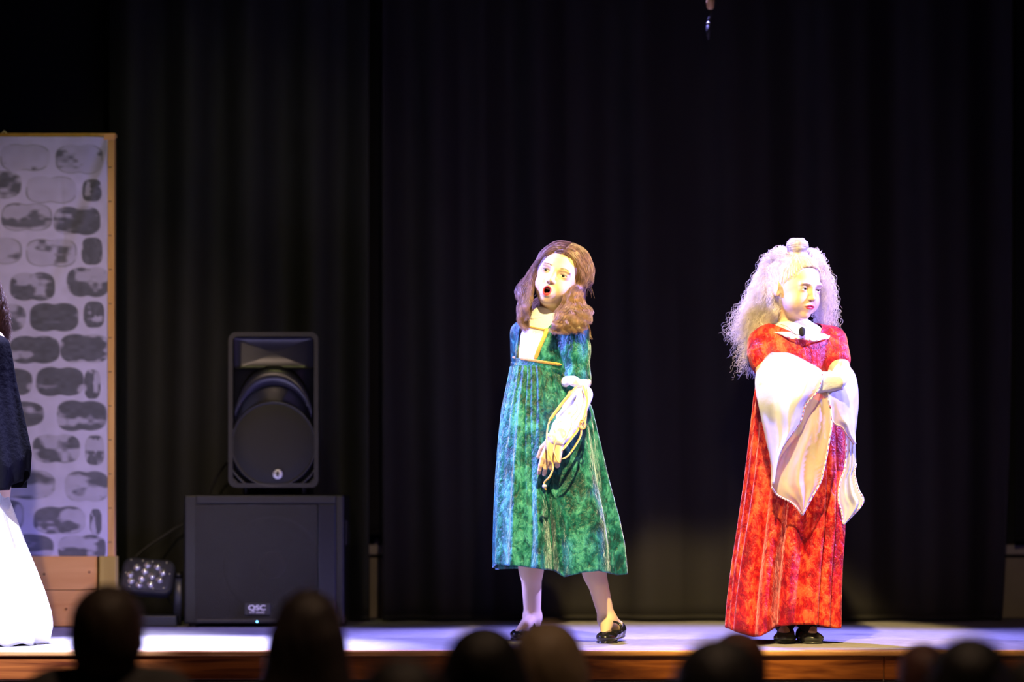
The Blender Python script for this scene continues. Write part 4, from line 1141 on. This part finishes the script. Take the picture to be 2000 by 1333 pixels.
# sheer white collar ruffled round the neck
A_ = []; B_ = []
for i, q in enumerate(np.linspace(0, 2*np.pi, 61)):
    fr_ = math.sin(q) # front
    c0 = P(1553, 641, 9.325)
    A_.append(c0+np.array([.062*math.cos(q), -.052*fr_, .010-.006*fr_+.006*math.cos(q)*-1]))
    B_.append(c0+np.array([.114*math.cos(q)+.014*max(fr_, 0), -(.092+.034*max(fr_, 0))*fr_, .000-.046*max(fr_, 0)-.014*math.cos(q)+.0025*math.sin(9*q)]))
v, f, g = panel(A_, B_, n=90, m=10, bulge=.004); obj('collar', v, f, M['organza'], Rd, solid=.0015)
obj('collar_edge', *tube(catmull(B_, 90), .0022, .003, sides=6), M['white_cotton'], Rd)
dsh = [tube(catmull(B_, 91)[i:i+2]+[0, -.003, 0], .0016, sides=5) for i in range(16, 30, 3)]
obj('stitching', *join(*dsh), M['trim_red'], Rd, kind='stuff')
# clip-on microphone
mb = P(1566.5, 648, 9.185)
mic = obj('microphone', *lathe(mb+[0, 0, -.012], [(-.004, .003), (.0, .0085), (.008, .0105), (.018, .0105), (.025, .007), (.028, .001)], axis='z'), M['mic'], Rd)
obj('mic_lead', *tube(catmull([mb+[0, 0, -.012], P(1552, 653, 9.20), P(1545, 645, 9.22), P(1536, 638, 9.24), P(1524, 634, 9.26), P(1508, 633, 9.27)], 30), .0009, sides=6), M['cable'], Rd)
# gathered white sleeves over the arms
U = Sdf(); U.cone(P(1504, 716, 9.24), P(1507, 758, 9.17), .044, .044, k=.02); U.cone(P(1507, 758, 9.17), P(1560, 750, 9.08), .044, .038, k=.03); U.cone(P(1560, 750, 9.08), P(1604, 750, 9.06), .036, .026, k=.02)
v, f = U.mesh(.0030); obj('sleeve', v, f, M['white_cotton'], Rd)
U = Sdf(); U.cone(P(1634, 722, 9.29), P(1646, 762, 9.22), .036, .038, k=.02); U.cone(P(1646, 764, 9.20), P(1622, 758, 9.12), .038, .036, k=.03); U.cone(P(1622, 748, 9.10), P(1596, 744, 9.07), .036, .026, k=.02)
U.cone(P(1596, 742, 9.05), P(1640, 742, 9.045), .026, .026, k=.02); U.cone(P(1600, 760, 9.05), P(1636, 752, 9.045), .014, .018, k=.012)
v, f = U.mesh(.0030); obj('sleeve', v, f, M['white_cotton'], Rd)
def pts(L, Y0, Y1): return [P(x, y, Y0+(Y1-Y0)*i/(len(L)-1)) for i, (x, y) in enumerate(L)]
def hemline(line, parent, m='white_cotton'):
    p = catmull(line, 120); obj('hem_binding', *tube(p, .0022, .0034, sides=6), M[m], parent)
    d = [tube(p[i:i+3]+[0, -.0032, 0], .0014, sides=5) for i in range(2, 117, 6)]
    obj('stitching', *join(*d), M['trim_red'], parent, kind='stuff')
# left-hand bell sleeve: outer drop, then the lining that hangs to the point
def P3(L): return [P(*q) for q in L]
A1 = P3([(1500, 692, 9.24), (1486, 704, 9.23), (1477, 730, 9.20), (1475, 756, 9.16), (1483, 800, 9.10), (1497, 864, 9.09), (1505, 903, 9.09), (1507, 946, 9.10)])
B1 = P3([(1510, 690, 9.21), (1540, 690, 9.16), (1575, 706, 9.08), (1607, 728, 9.02), (1598, 762, 9.01), (1573, 793, 9.02), (1562, 826, 9.04), (1526, 880, 9.06), (1509, 944, 9.09)])
v, f, g = panel(A1, B1, n=90, m=50, bulge=.060, fold=.006, nf=2, seed=3); d1 = obj('bell_sleeve', v, f, M['organza'], Rd, solid=.0012); hemline(B1[3:], d1)
A2 = pts([(1560, 790), (1540, 850), (1518, 890), (1507, 925), (1507, 952), (1519, 968), (1548, 984), (1567, 1006)], 9.10, 9.08)
B2 = pts([(1618, 758), (1624, 824), (1618, 870), (1613, 898), (1607, 925), (1602, 943), (1584, 975), (1567, 1007)], 9.06, 9.08)
v, f, g = panel(A2, B2, n=90, m=50, bulge=.020, fold=.008, nf=2, seed=6); d2 = obj('sleeve_lining', v, f, M['lining'], Rd, solid=.0012); hemline(B2, d2); hemline(A2[4:], d2)
# right-hand bell sleeve
A3 = P3([(1640, 704, 9.24), (1618, 740, 9.06), (1618, 780, 9.05), (1627, 824, 9.08), (1644, 835, 9.10), (1654, 850, 9.12), (1668, 868, 9.15)])
B3 = P3([(1650, 706, 9.26), (1668, 728, 9.24), (1675, 752, 9.20), (1677, 786, 9.19), (1674, 820, 9.18), (1671, 848, 9.17), (1671, 868, 9.16)])
v, f, g = panel(A3, B3, n=60, m=40, bulge=.035, fold=.006, nf=2, seed=9); d3 = obj('bell_sleeve', v, f, M['organza'], Rd, solid=.0012); hemline(A3[2:], d3)
A4 = pts([(1652, 836), (1653, 880), (1650, 915), (1640, 946), (1638, 978), (1644, 1000), (1647, 1024)], 9.20, 9.19)
B4 = pts([(1673, 790), (1671, 860), (1672, 906), (1669, 926), (1676, 955), (1685, 983), (1648, 1025)], 9.17, 9.17)
v, f, g = panel(A4, B4, n=80, m=34, bulge=.018, fold=.008, nf=2, seed=12); d4 = obj('sleeve_lining', v, f, M['organza'], Rd, solid=.0012); hemline(A4, d4); hemline(B4[2:], d4)
# gown skirt
rg_ = np.random.default_rng(31); ang2 = np.linspace(0, 2*np.pi, 30, endpoint=False)+rg_.normal(0, .06, 30); amp2 = rg_.uniform(.3, 1.1, 30); dr2 = rg_.normal(0, .05, 30)
def rfold(th, t):
    d = np.zeros_like(th)
    for a, am, q in zip(ang2, amp2, dr2):
        side = .35 if 1.15 < a < 1.75 else 1.0
        d += side*am*(.003+.006*t)*ridge(th, a+q*t, .05+.03*t)
    d += t*.010*np.sin(3*th+.4)
    g = np.clip((t-.35)/.4, 0, 1); ca = math.acos(-.20)
    d += g*(-.060*ridge(th, ca, .045)+.030*ridge(th, ca+.16, .11)+.022*ridge(th, ca-.18, .13))
    h = np.clip((t-.12)/.5, 0, 1)
    for cq, am, wq in ((.50, .022, .09), (.58, -.030, .035), (.70, .020, .07), (.78, -.020, .03), (.88, .018, .08), (-.42, .016, .10), (-.56, -.014, .06), (-.72, .018, .12), (-.86, -.012, .07), (.12, .008, .16)):
        d += h*am*ridge(th, math.acos(cq), wq)
    return d
def rhem(x): return np.interp(x, [1417, 1440, 1470, 1485, 1500, 1512, 1520, 1560, 1595, 1632], [1226, 1236, 1245, 1244, 1236, 1228, 1224, 1221, 1221, 1228])
v, f = skirt_mesh([(742, 1478, 1634, 9.31, .094), (780, 1472, 1640, 9.31, .105), (860, 1463, 1648, 9.315, .125), (930, 1455, 1649, 9.315, .140), (1030, 1441, 1643, 9.32, .155), (1110, 1429, 1636, 9.32, .165), (1180, 1421, 1633, 9.32, .170), (1225, 1418, 1632, 9.32, .172)], rhem, rfold)
obj('skirt', v, f, M['red_velvet'], Rd, solid=.0025)
shoe('shoe', rsh[0], rsh[1], None, .076, .06, M['leather'], Rd, opening=False)
shoe('shoe', lsh[0], lsh[1], None, .080, .06, M['leather'], Rd, opening=False)
for a, b in ((la, lsh), (raa, rsh)):
    q = Sdf(); q.cone(a+[0, 0, .07], a, .036, .034, k=.02); q.cone(a, b[1]*.7+b[0]*.3+[0, 0, .030], .033, .020, k=.02); v, f = q.mesh(.003); obj('sock', v, f, M['sock'], Rd)
# hair: half-up curls with a bun
def ext(C):
    C.ell(P(1557, 483, 9.26), (.029, .029, .020), k=.015); C.cone(P(1557, 490, 9.27), rf(0, .01, .08), .030, .04, k=.02)
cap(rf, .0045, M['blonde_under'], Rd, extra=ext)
rng = np.random.default_rng(77); SS = []
bun = P(1557, 482, 9.26)
bl = rf.inv(bun)
for k in range(60):   # hair swept up from hairline to the bun
    a = -2.7+5.4*k/59
    zz = np.interp(abs(a), [0, .5, .8, 1.0, 1.25, 1.5, 1.9, 2.7], [.070, .064, .046, .028, .008, -.002, -.008, -.01])
    e = max(0, 1-((zz-.022)/.079)**2)**.5
    h0 = np.array([.0715*math.sin(a)*e, .012-.088*math.cos(a)*e, zz])
    h2 = skull((bl[0]+.030*math.sin(a), bl[1]-.035*math.cos(a), .10), 1.05)
    h1 = skull((h0+h2)/2, 1.06)
    h0 = skull(h0, 1.055)
    SS.append(lock([rf(*h0), rf(*h1), rf(*h2), rf(*(h2*.4+(bl-[0, 0, .008])*.6))], [.0035, .0065, .0075, .007], 44, m=26, curl=.0010, cf=3, rng=rng, fuzz=.001))
for k in range(30):   # the bun itself, coiled
    a0 = rng.uniform(0, 6.28); zz = rng.uniform(-.014, .021); rr_ = .032*math.sqrt(max(.02, 1-(zz/.0225)**2))
    SS.append(lock([bun+[rr_*math.cos(a0+q), rr_*math.sin(a0+q), zz+.004*q/3] for q in np.linspace(0, 4.5, 8)], [.006, .007, .006], 36, m=22, curl=.001, cf=4, rng=rng))
def fall(n, start, mids, end, spread0, spread1, strands, R, curl=.0060, cf=2.8, fuzz=.005):
    for i in range(n):
        u = rng.normal(0, 1); v_ = rng.normal(0, 1)
        p = [start(rng)]
        for q, (mx, my, mY) in enumerate(mids+[end]):
            s = spread0+(spread1-spread0)*q/len(mids)
            p.append(P(mx+u*s+rng.normal(0, 3), my+v_*s*.5*(q > 0), mY+rng.normal(0, .025)))
        SS.append(lock(p, R, strands, m=60, curl=curl, cf=cf, rng=rng, wave=.003, wf=1.2, tip=(.55, 1), fuzz=fuzz))
sl = lambda r: rf(*skull((-.074, .01+.06*r.random(), .040+.022*r.normal())))
sr = lambda r: rf(*skull((.070, -.005+.06*r.random(), .040+.020*r.normal())))
sb = lambda r: rf(*skull((.03*r.normal(), .092, .03+.02*r.normal())))
RR = [.010, .016, .020, .022, .018]
fall(20, sl, [(1506, 525, 9.33), (1486, 580, 9.34), (1470, 635, 9.36)], (1462, 700, 9.38), 5, 12, 40, RR)
fall(14, sl, [(1500, 530, 9.35), (1472, 590, 9.37), (1450, 640, 9.39)], (1438, 672, 9.40), 5, 9, 30, RR, curl=.008, fuzz=.010)
fall(8, sl, [(1506, 560, 9.32), (1488, 620, 9.33), (1470, 680, 9.37)], (1466, 742, 9.40), 3, 7, 40, [.01, .014, .016, .014, .007])
fall(10, sb, [(1530, 560, 9.42), (1520, 620, 9.43)], (1510, 680, 9.44), 8, 16, 36, RR)
fall(13, sr, [(1602, 540, 9.34), (1610, 585, 9.35)], (1617, 640, 9.37), 5, 8, 30, RR, curl=.006, fuzz=.006)
fall(7, sr, [(1612, 540, 9.36), (1622, 590, 9.37)], (1628, 650, 9.39), 4, 6, 16, RR, curl=.008, fuzz=.009)
fall(5, sb, [(1590, 600, 9.42), (1606, 630, 9.43)], (1618, 660, 9.43), 6, 8, 24, RR)
fall(6, lambda r: rf(-.074, .02+.02*r.random(), -.01), [(1520, 590, 9.28), (1512, 615, 9.30)], (1505, 640, 9.33), 3, 5, 34, [.006, .009, .01], curl=.003)
fall(12, lambda r: rf(*skull((-.070, .030+.05*r.random(), -.035+.05*r.random()), 1.05)), [(1514, 585, 9.31), (1504, 620, 9.32)], (1492, 660, 9.34), 4, 9, 40, [.009, .012, .016, .016], curl=.004)
st = lambda r: rf(*skull((-.045+.02*r.normal(), .045+.02*r.normal(), .075), 1.04))
sq = lambda r: rf(*skull((.045+.015*r.normal(), .035+.02*r.normal(), .075), 1.04))
fall(16, st, [(1524, 496, 9.33), (1503, 524, 9.34), (1486, 570, 9.35), (1472, 625, 9.37)], (1462, 690, 9.39), 3, 8, 40, [.010, .014, .018, .020, .020, .016])
fall(7, st, [(1530, 490, 9.33), (1506, 512, 9.36), (1482, 560, 9.37), (1460, 620, 9.39)], (1440, 668, 9.40), 3, 6, 26, [.008, .012, .014, .014, .014, .010], curl=.008, fuzz=.009)
fall(12, sq, [(1584, 494, 9.33), (1602, 520, 9.34), (1611, 565, 9.35)], (1618, 640, 9.37), 3, 6, 36, [.010, .014, .016, .018, .016])
# frizz
for i in range(420):
    side = rng.random() < .72
    if side:
        t = rng.random(); x0 = 1512-62*t+rng.normal(0, 6); y0 = 500+210*t
        a = P(x0, y0, 9.37); b = P(x0-rng.uniform(5, 24), y0+rng.uniform(5, 38), 9.38+rng.normal(0, .03))
    else:
        t = rng.random(); x0 = 1600+26*t+rng.normal(0, 4); y0 = 500+150*t
        a = P(x0, y0, 9.36); b = P(x0+rng.uniform(3, 14), y0+rng.uniform(0, 30), 9.37+rng.normal(0, .03))
    SS.append(lock([a, (a+b)/2+rng.normal(0, .004, 3), b], [.001, .001], 1, m=22, curl=.005, cf=4.5, rng=rng))
for i in range(120):
    a = rng.uniform(1.1, 2.8)*rng.choice((-1, 1)); p0 = rf(.066*math.sin(a), .014-.08*math.cos(a), .072)
    p1 = p0+(p0-rf(0, .014, .02))*rng.uniform(.12, .35)+rng.normal(0, .004, 3)+[0, 0, .005]
    SS.append(lock([p0, (p0+p1)/2+rng.normal(0, .005, 3), p1], [.001, .001], 1, m=22, curl=.004, cf=4, rng=rng))
by = {}
for q in SS: by.setdefault(q.shape[1], []).append(q)
allv = []; allf = []; n = 0
for m_, q in by.items():
    v, f = strands_mesh(np.concatenate(q), .00052); allv.append(v); allf.append(f+n); n += len(v)
obj('hair', np.vstack(allv), np.vstack(allf), M['blonde_hair'], Rd)

# ------------------------------------------------------------------ the audience, seen from behind
M['aud_skin'] = mat('audience_skin', (.30, .17, .11), .6)
SEAT = HALL+.45
def audience(px, top, Y, wpx, style, hair_c, cloth_c, label, yaw=180, roll=0, sk=(.30, .17, .11), hunch=0, child=False, sh=.132):
    z_top = P(0, top, Y)[2]; X = P(px, 0, Y)[0]; k = wpx*Y/F/.165
    t = thing('person', label, 'person', (X, Y, HALL))
    hm = mat('audience_hair', hair_c, .55, bump=.8, bscale=60, stretch=(1, 1, .2)); cm = mat('audience_cloth', cloth_c, .85, bump=.2, bscale=60)
    zh = z_top-.112*k; fr = Frame((X, Y, zh), rot(yaw=yaw, roll=roll), k)
    S = Sdf(); add_head(S, fr)
    zs = zh-.20*k+hunch
    if child: sh = .12
    S.cone(fr(0, .022, -.05), (X, Y+.0, zs+.035), .052*k, .056*k, k=.03)
    n0 = len(S.ops)
    zp = SEAT+.085
    S.cone((X-sh*.8, Y, zs), (X+sh*.8, Y, zs), .055, .055, k=.03)
    S.cone((X, Y, zs+.02), (X-sh*.75, Y, zs+.01), .05, .042, k=.03); S.cone((X, Y, zs+.02), (X+sh*.75, Y, zs+.01), .05, .042, k=.03)
    S.ell((X, Y+.005, zs-.14), (sh*1.02, .105, .17), k=.05); S.ell((X, Y+.01, (zs+zp)/2-.05), (sh*.88, .10, .20), k=.05)
    S.ell((X, Y+.02, zp+.02), (.155, .115, .11), k=.05)
    for s in (-1, 1):
        e = (X+s*(sh+.015), Y+.02, zs-.27); w_ = (X+s*.07, Y+.26, zp+.085)
        S.cone((X+s*sh, Y, zs-.01), e, .048, .038, k=.03); S.cone(e, w_, .036, .028, k=.02)
        S.cone((X+s*.08, Y+.04, zp), (X+s*.09, Y+.40, zp+.01), .075, .055, k=.03)
        S.cone((X+s*.09, Y+.40, zp), (X+s*.09, Y+.42, HALL+.09), .052, .036, k=.02)
    n1 = len(S.ops)
    for s in (-1, 1):
        S.cone((X+s*.09, Y+.41, HALL+.05), (X+s*.09, Y+.55, HALL+.042), .038, .034, k=.02)
        add_hand(S, np.array((X+s*.07, Y+.26, zp+.085)), (-s*.3, .9, -.1), (0, .1, 1), -s, .17, r=.008)
    v, f = S.mesh(.010, zb=[(zh-.14, zh+.14, .005)], hxy=.006)
    obj('body', v, f, mat('audience_skin', sk, .6), t)
    C = S.grow(.010, list(range(n0, n1))); v, f = C.mesh(.010, hxy=.008)
    obj('clothes', v, f, cm, t)
    H = Sdf(); g = .010
    if style == 'bald':
        H.fell(fr, (0, .030, .000), (.0750, .076, .062), k=.02); H.fell(fr, (0, .03, .105), (.052, .08, .060), k=.02, sub=True)
    else:
        H.fell(fr, (0, .016, .022), (.0715+g, .088+g, .079+g), k=.01); H.fell(fr, (0, .040, -.03), (.068+g, .066, .07), k=.03)
        if style == 'long':
            for s in (-1, 0, 1): H.fcone(fr, (s*.045, .055, -.02), (s*.095, .070, -.28), .045, .055, k=.04)
        if style == 'bob':
            for s in (-1, 0, 1): H.fcone(fr, (s*.048, .035, -.02), (s*.060, .045, -.09), .042, .040, k=.04)
        if style == 'bun': H.fell(fr, (0, .105, .03), (.035, .035, .033), k=.02)
    H.fell(fr, (0, -.085, -.022), (.060, .062, .085), k=.012, sub=True)
    v, f = H.mesh(.006); obj('hair', v, f, hm, t)
    if style == 'bald':
        pass
    return t
DK = (.02, .018, .02)
audience(212, 1140, 5.75, 146, 'short', (.035, .022, .016), (.05, .05, .055), 'seated audience member with short dark hair, head in front of the wooden flat base', hunch=.05)
audience(603, 1150, 5.75, 134, 'long', (.03, .022, .022), DK, 'seated audience member with long dark hair, head in front of the subwoofer')
audience(945, 1218, 5.10, 160, 'bob', (.006, .005, .006), DK, 'black-haired audience member beside the grey-blonde head, centre')
audience(1070, 1212, 6.10, 138, 'bob', (.26, .19, .12), (.05, .05, .06), 'grey-blonde audience member in front of the singing girl', )
audience(785, 1280, 4.30, 196, 'short', (.008, .007, .008), DK, 'audience member showing only a low dark crown, left of centre')
audience(1403, 1242, 4.90, 188, 'short', (.010, .009, .014), DK, 'audience member with large dark head in front of the red gown hem')
audience(1440, 1231, 5.90, 112, 'short', (.16, .06, .035), DK, 'reddish-brown head showing above the dark one, by the red gown hem', child=True)
audience(1893, 1240, 4.95, 165, 'bob', (.006, .006, .008), DK, 'black-haired audience member, large head at the lower right')
audience(1802, 1256, 6.00, 100, 'short', (.10, .04, .035), DK, 'small brown head just left of the large black one, lower right', child=True)
audience(2035, 1268, 4.20, 205, 'bob', (.006, .006, .008), DK, 'audience member cut off by the lower right corner')

# ------------------------------------------------------------------ the performer cut off by the left edge
W = thing('person', 'performer at the left edge in wide white gown and black cloak, long dark curly hair', 'person', (P(-50, 0, 9.2)[0], 9.2, 0))
wf = Frame(P(-52, 560, 9.22), rot(yaw=35, roll=0), 1.0)
S = Sdf(); add_head(S, wf)
S.cone(wf(0, .02, -.05), P(-52, 648, 9.24), .042, .045, k=.02)
n0 = len(S.ops)
S.cone(P(-92, 668, 9.24), P(-20, 668, 9.26), .040, .040, k=.03); S.ell(P(-52, 710, 9.24), (.12, .085, .12), k=.03); S.ell(P(-52, 790, 9.24), (.10, .08, .12), k=.04); S.ell(P(-50, 880, 9.24), (.13, .10, .12), k=.04)
n1 = len(S.ops)
S.cone(P(-16, 672, 9.26), P(-6, 790, 9.25), .040, .032, k=.03); S.cone(P(-6, 790, 9.25), P(0, 880, 9.16), .030, .022, k=.02)
S.cone(P(-102, 672, 9.24), P(-120, 790, 9.22), .042, .032, k=.03); S.cone(P(-120, 790, 9.22), P(-122, 880, 9.12), .030, .022, k=.02)
add_hand(S, P(0, 880, 9.16), (-.4, -.0, -.8), (1, 0, 0), 1, .15); add_hand(S, P(-122, 880, 9.12), (.4, 0, -.8), (-1, 0, 0), -1, .15)
for x in (-85, -20):
    S.cone(P(x, 900, 9.24), P(x, 1060, 9.22), .08, .05, k=.03); S.cone(P(x, 1060, 9.22), P(x, 1215, 9.25), .048, .03, k=.02)
v, f = S.mesh(.006, zb=[(wf.o[2]-.14, wf.o[2]+.12, .0025)], hxy=.004)
obj('body', v, f, M['skin'], W, col=skin_colours(v, wf, (.78, .54, .42), (.5, .06, .06)))
add_eyes(wf, W, (.12, .08, .05), M['eye'])
for x in (-85, -20): shoe('shoe', (P(x, 0, 9.29)[0], 9.29, 0), (P(x, 0, 9.10)[0], 9.10, 0), None, .07, .06, M['patent'], W, opening=False)
BD = S.grow(.003, list(range(n0, n1))); v, f = BD.mesh(.004); obj('bodice', v, f, M['white_cotton'], W)
def wfold(th, t): return .012*t*np.sin(11*th+1.5*t)+.010*t*np.sin(5*th+.5)+.006*t*np.sin(17*th)
v, f = skirt_mesh([(850, -122, 18, 9.24, .12), (960, -150, 10, 9.24, .17), (1020, -168, 30, 9.24, .22), (1070, -180, 47, 9.24, .26), (1120, -188, 66, 9.24, .28), (1160, -192, 80, 9.24, .30), (1200, -195, 91, 9.24, .31), (1225, -195, 93, 9.24, .31), (1262, -190, 84, 9.24, .30)], lambda x: 1261+0*x+3*math.sin(x/9), wfold, m=60)
obj('skirt', v, f, M['white_cotton'], W, solid=.003)
M['cloak'] = mat('cloak', (.0022, .0022, .004), .85, spec=.06, bump=.3, bscale=60)
def cfold(th, t): return .010*t*np.sin(9*th+.8)+.008*t*np.sin(15*th+2*t)+.004*np.sin(4*th)
v, f = skirt_mesh([(650, -84, -20, 9.25, .060), (658, -108, 6, 9.25, .09), (670, -120, 17, 9.25, .115), (690, -140, 21, 9.25, .125), (760, -150, 29, 9.25, .150), (840, -160, 43, 9.25, .185), (905, -164, 54, 9.25, .205), (950, -164, 50, 9.25, .21)], lambda x: np.interp(x, [-140, 18, 22, 44, 47, 56], [962, 958, 948, 940, 912, 902]), cfold, m=50)
obj('cloak', v, f, M['cloak'], W, solid=.003)
cap(wf, .006, mat('dark_hair_base', (.03, .016, .012), .6, bump=.8, bscale=80), W)
rng = np.random.default_rng(5); SS = []
for k in range(34):
    q = rng.uniform(0, 1)
    p0 = wf(rng.uniform(-.06, .06), rng.uniform(-.01, .08), .095)
    s_ = 1 if k % 3 else -1
    p1 = wf(s_*.086, .02+.05*q, .03)
    xe = 6+rng.normal(0, 5) if s_ > 0 else -108+rng.normal(0, 8)
    SS.append(lock([p0, p1, P(xe-6, 600, 9.26+.1*q), P(xe, 640, 9.26+.1*q), P(xe+2, 672, 9.27+.1*q)], [.010, .014, .016, .014, .009], 60, m=50, curl=.004, cf=3, rng=rng, fuzz=.003))
v, f = strands_mesh(np.concatenate(SS), .0006); obj('hair', v, f, mat('dark_hair', (.085, .035, .025), .4, spec=.6), W)
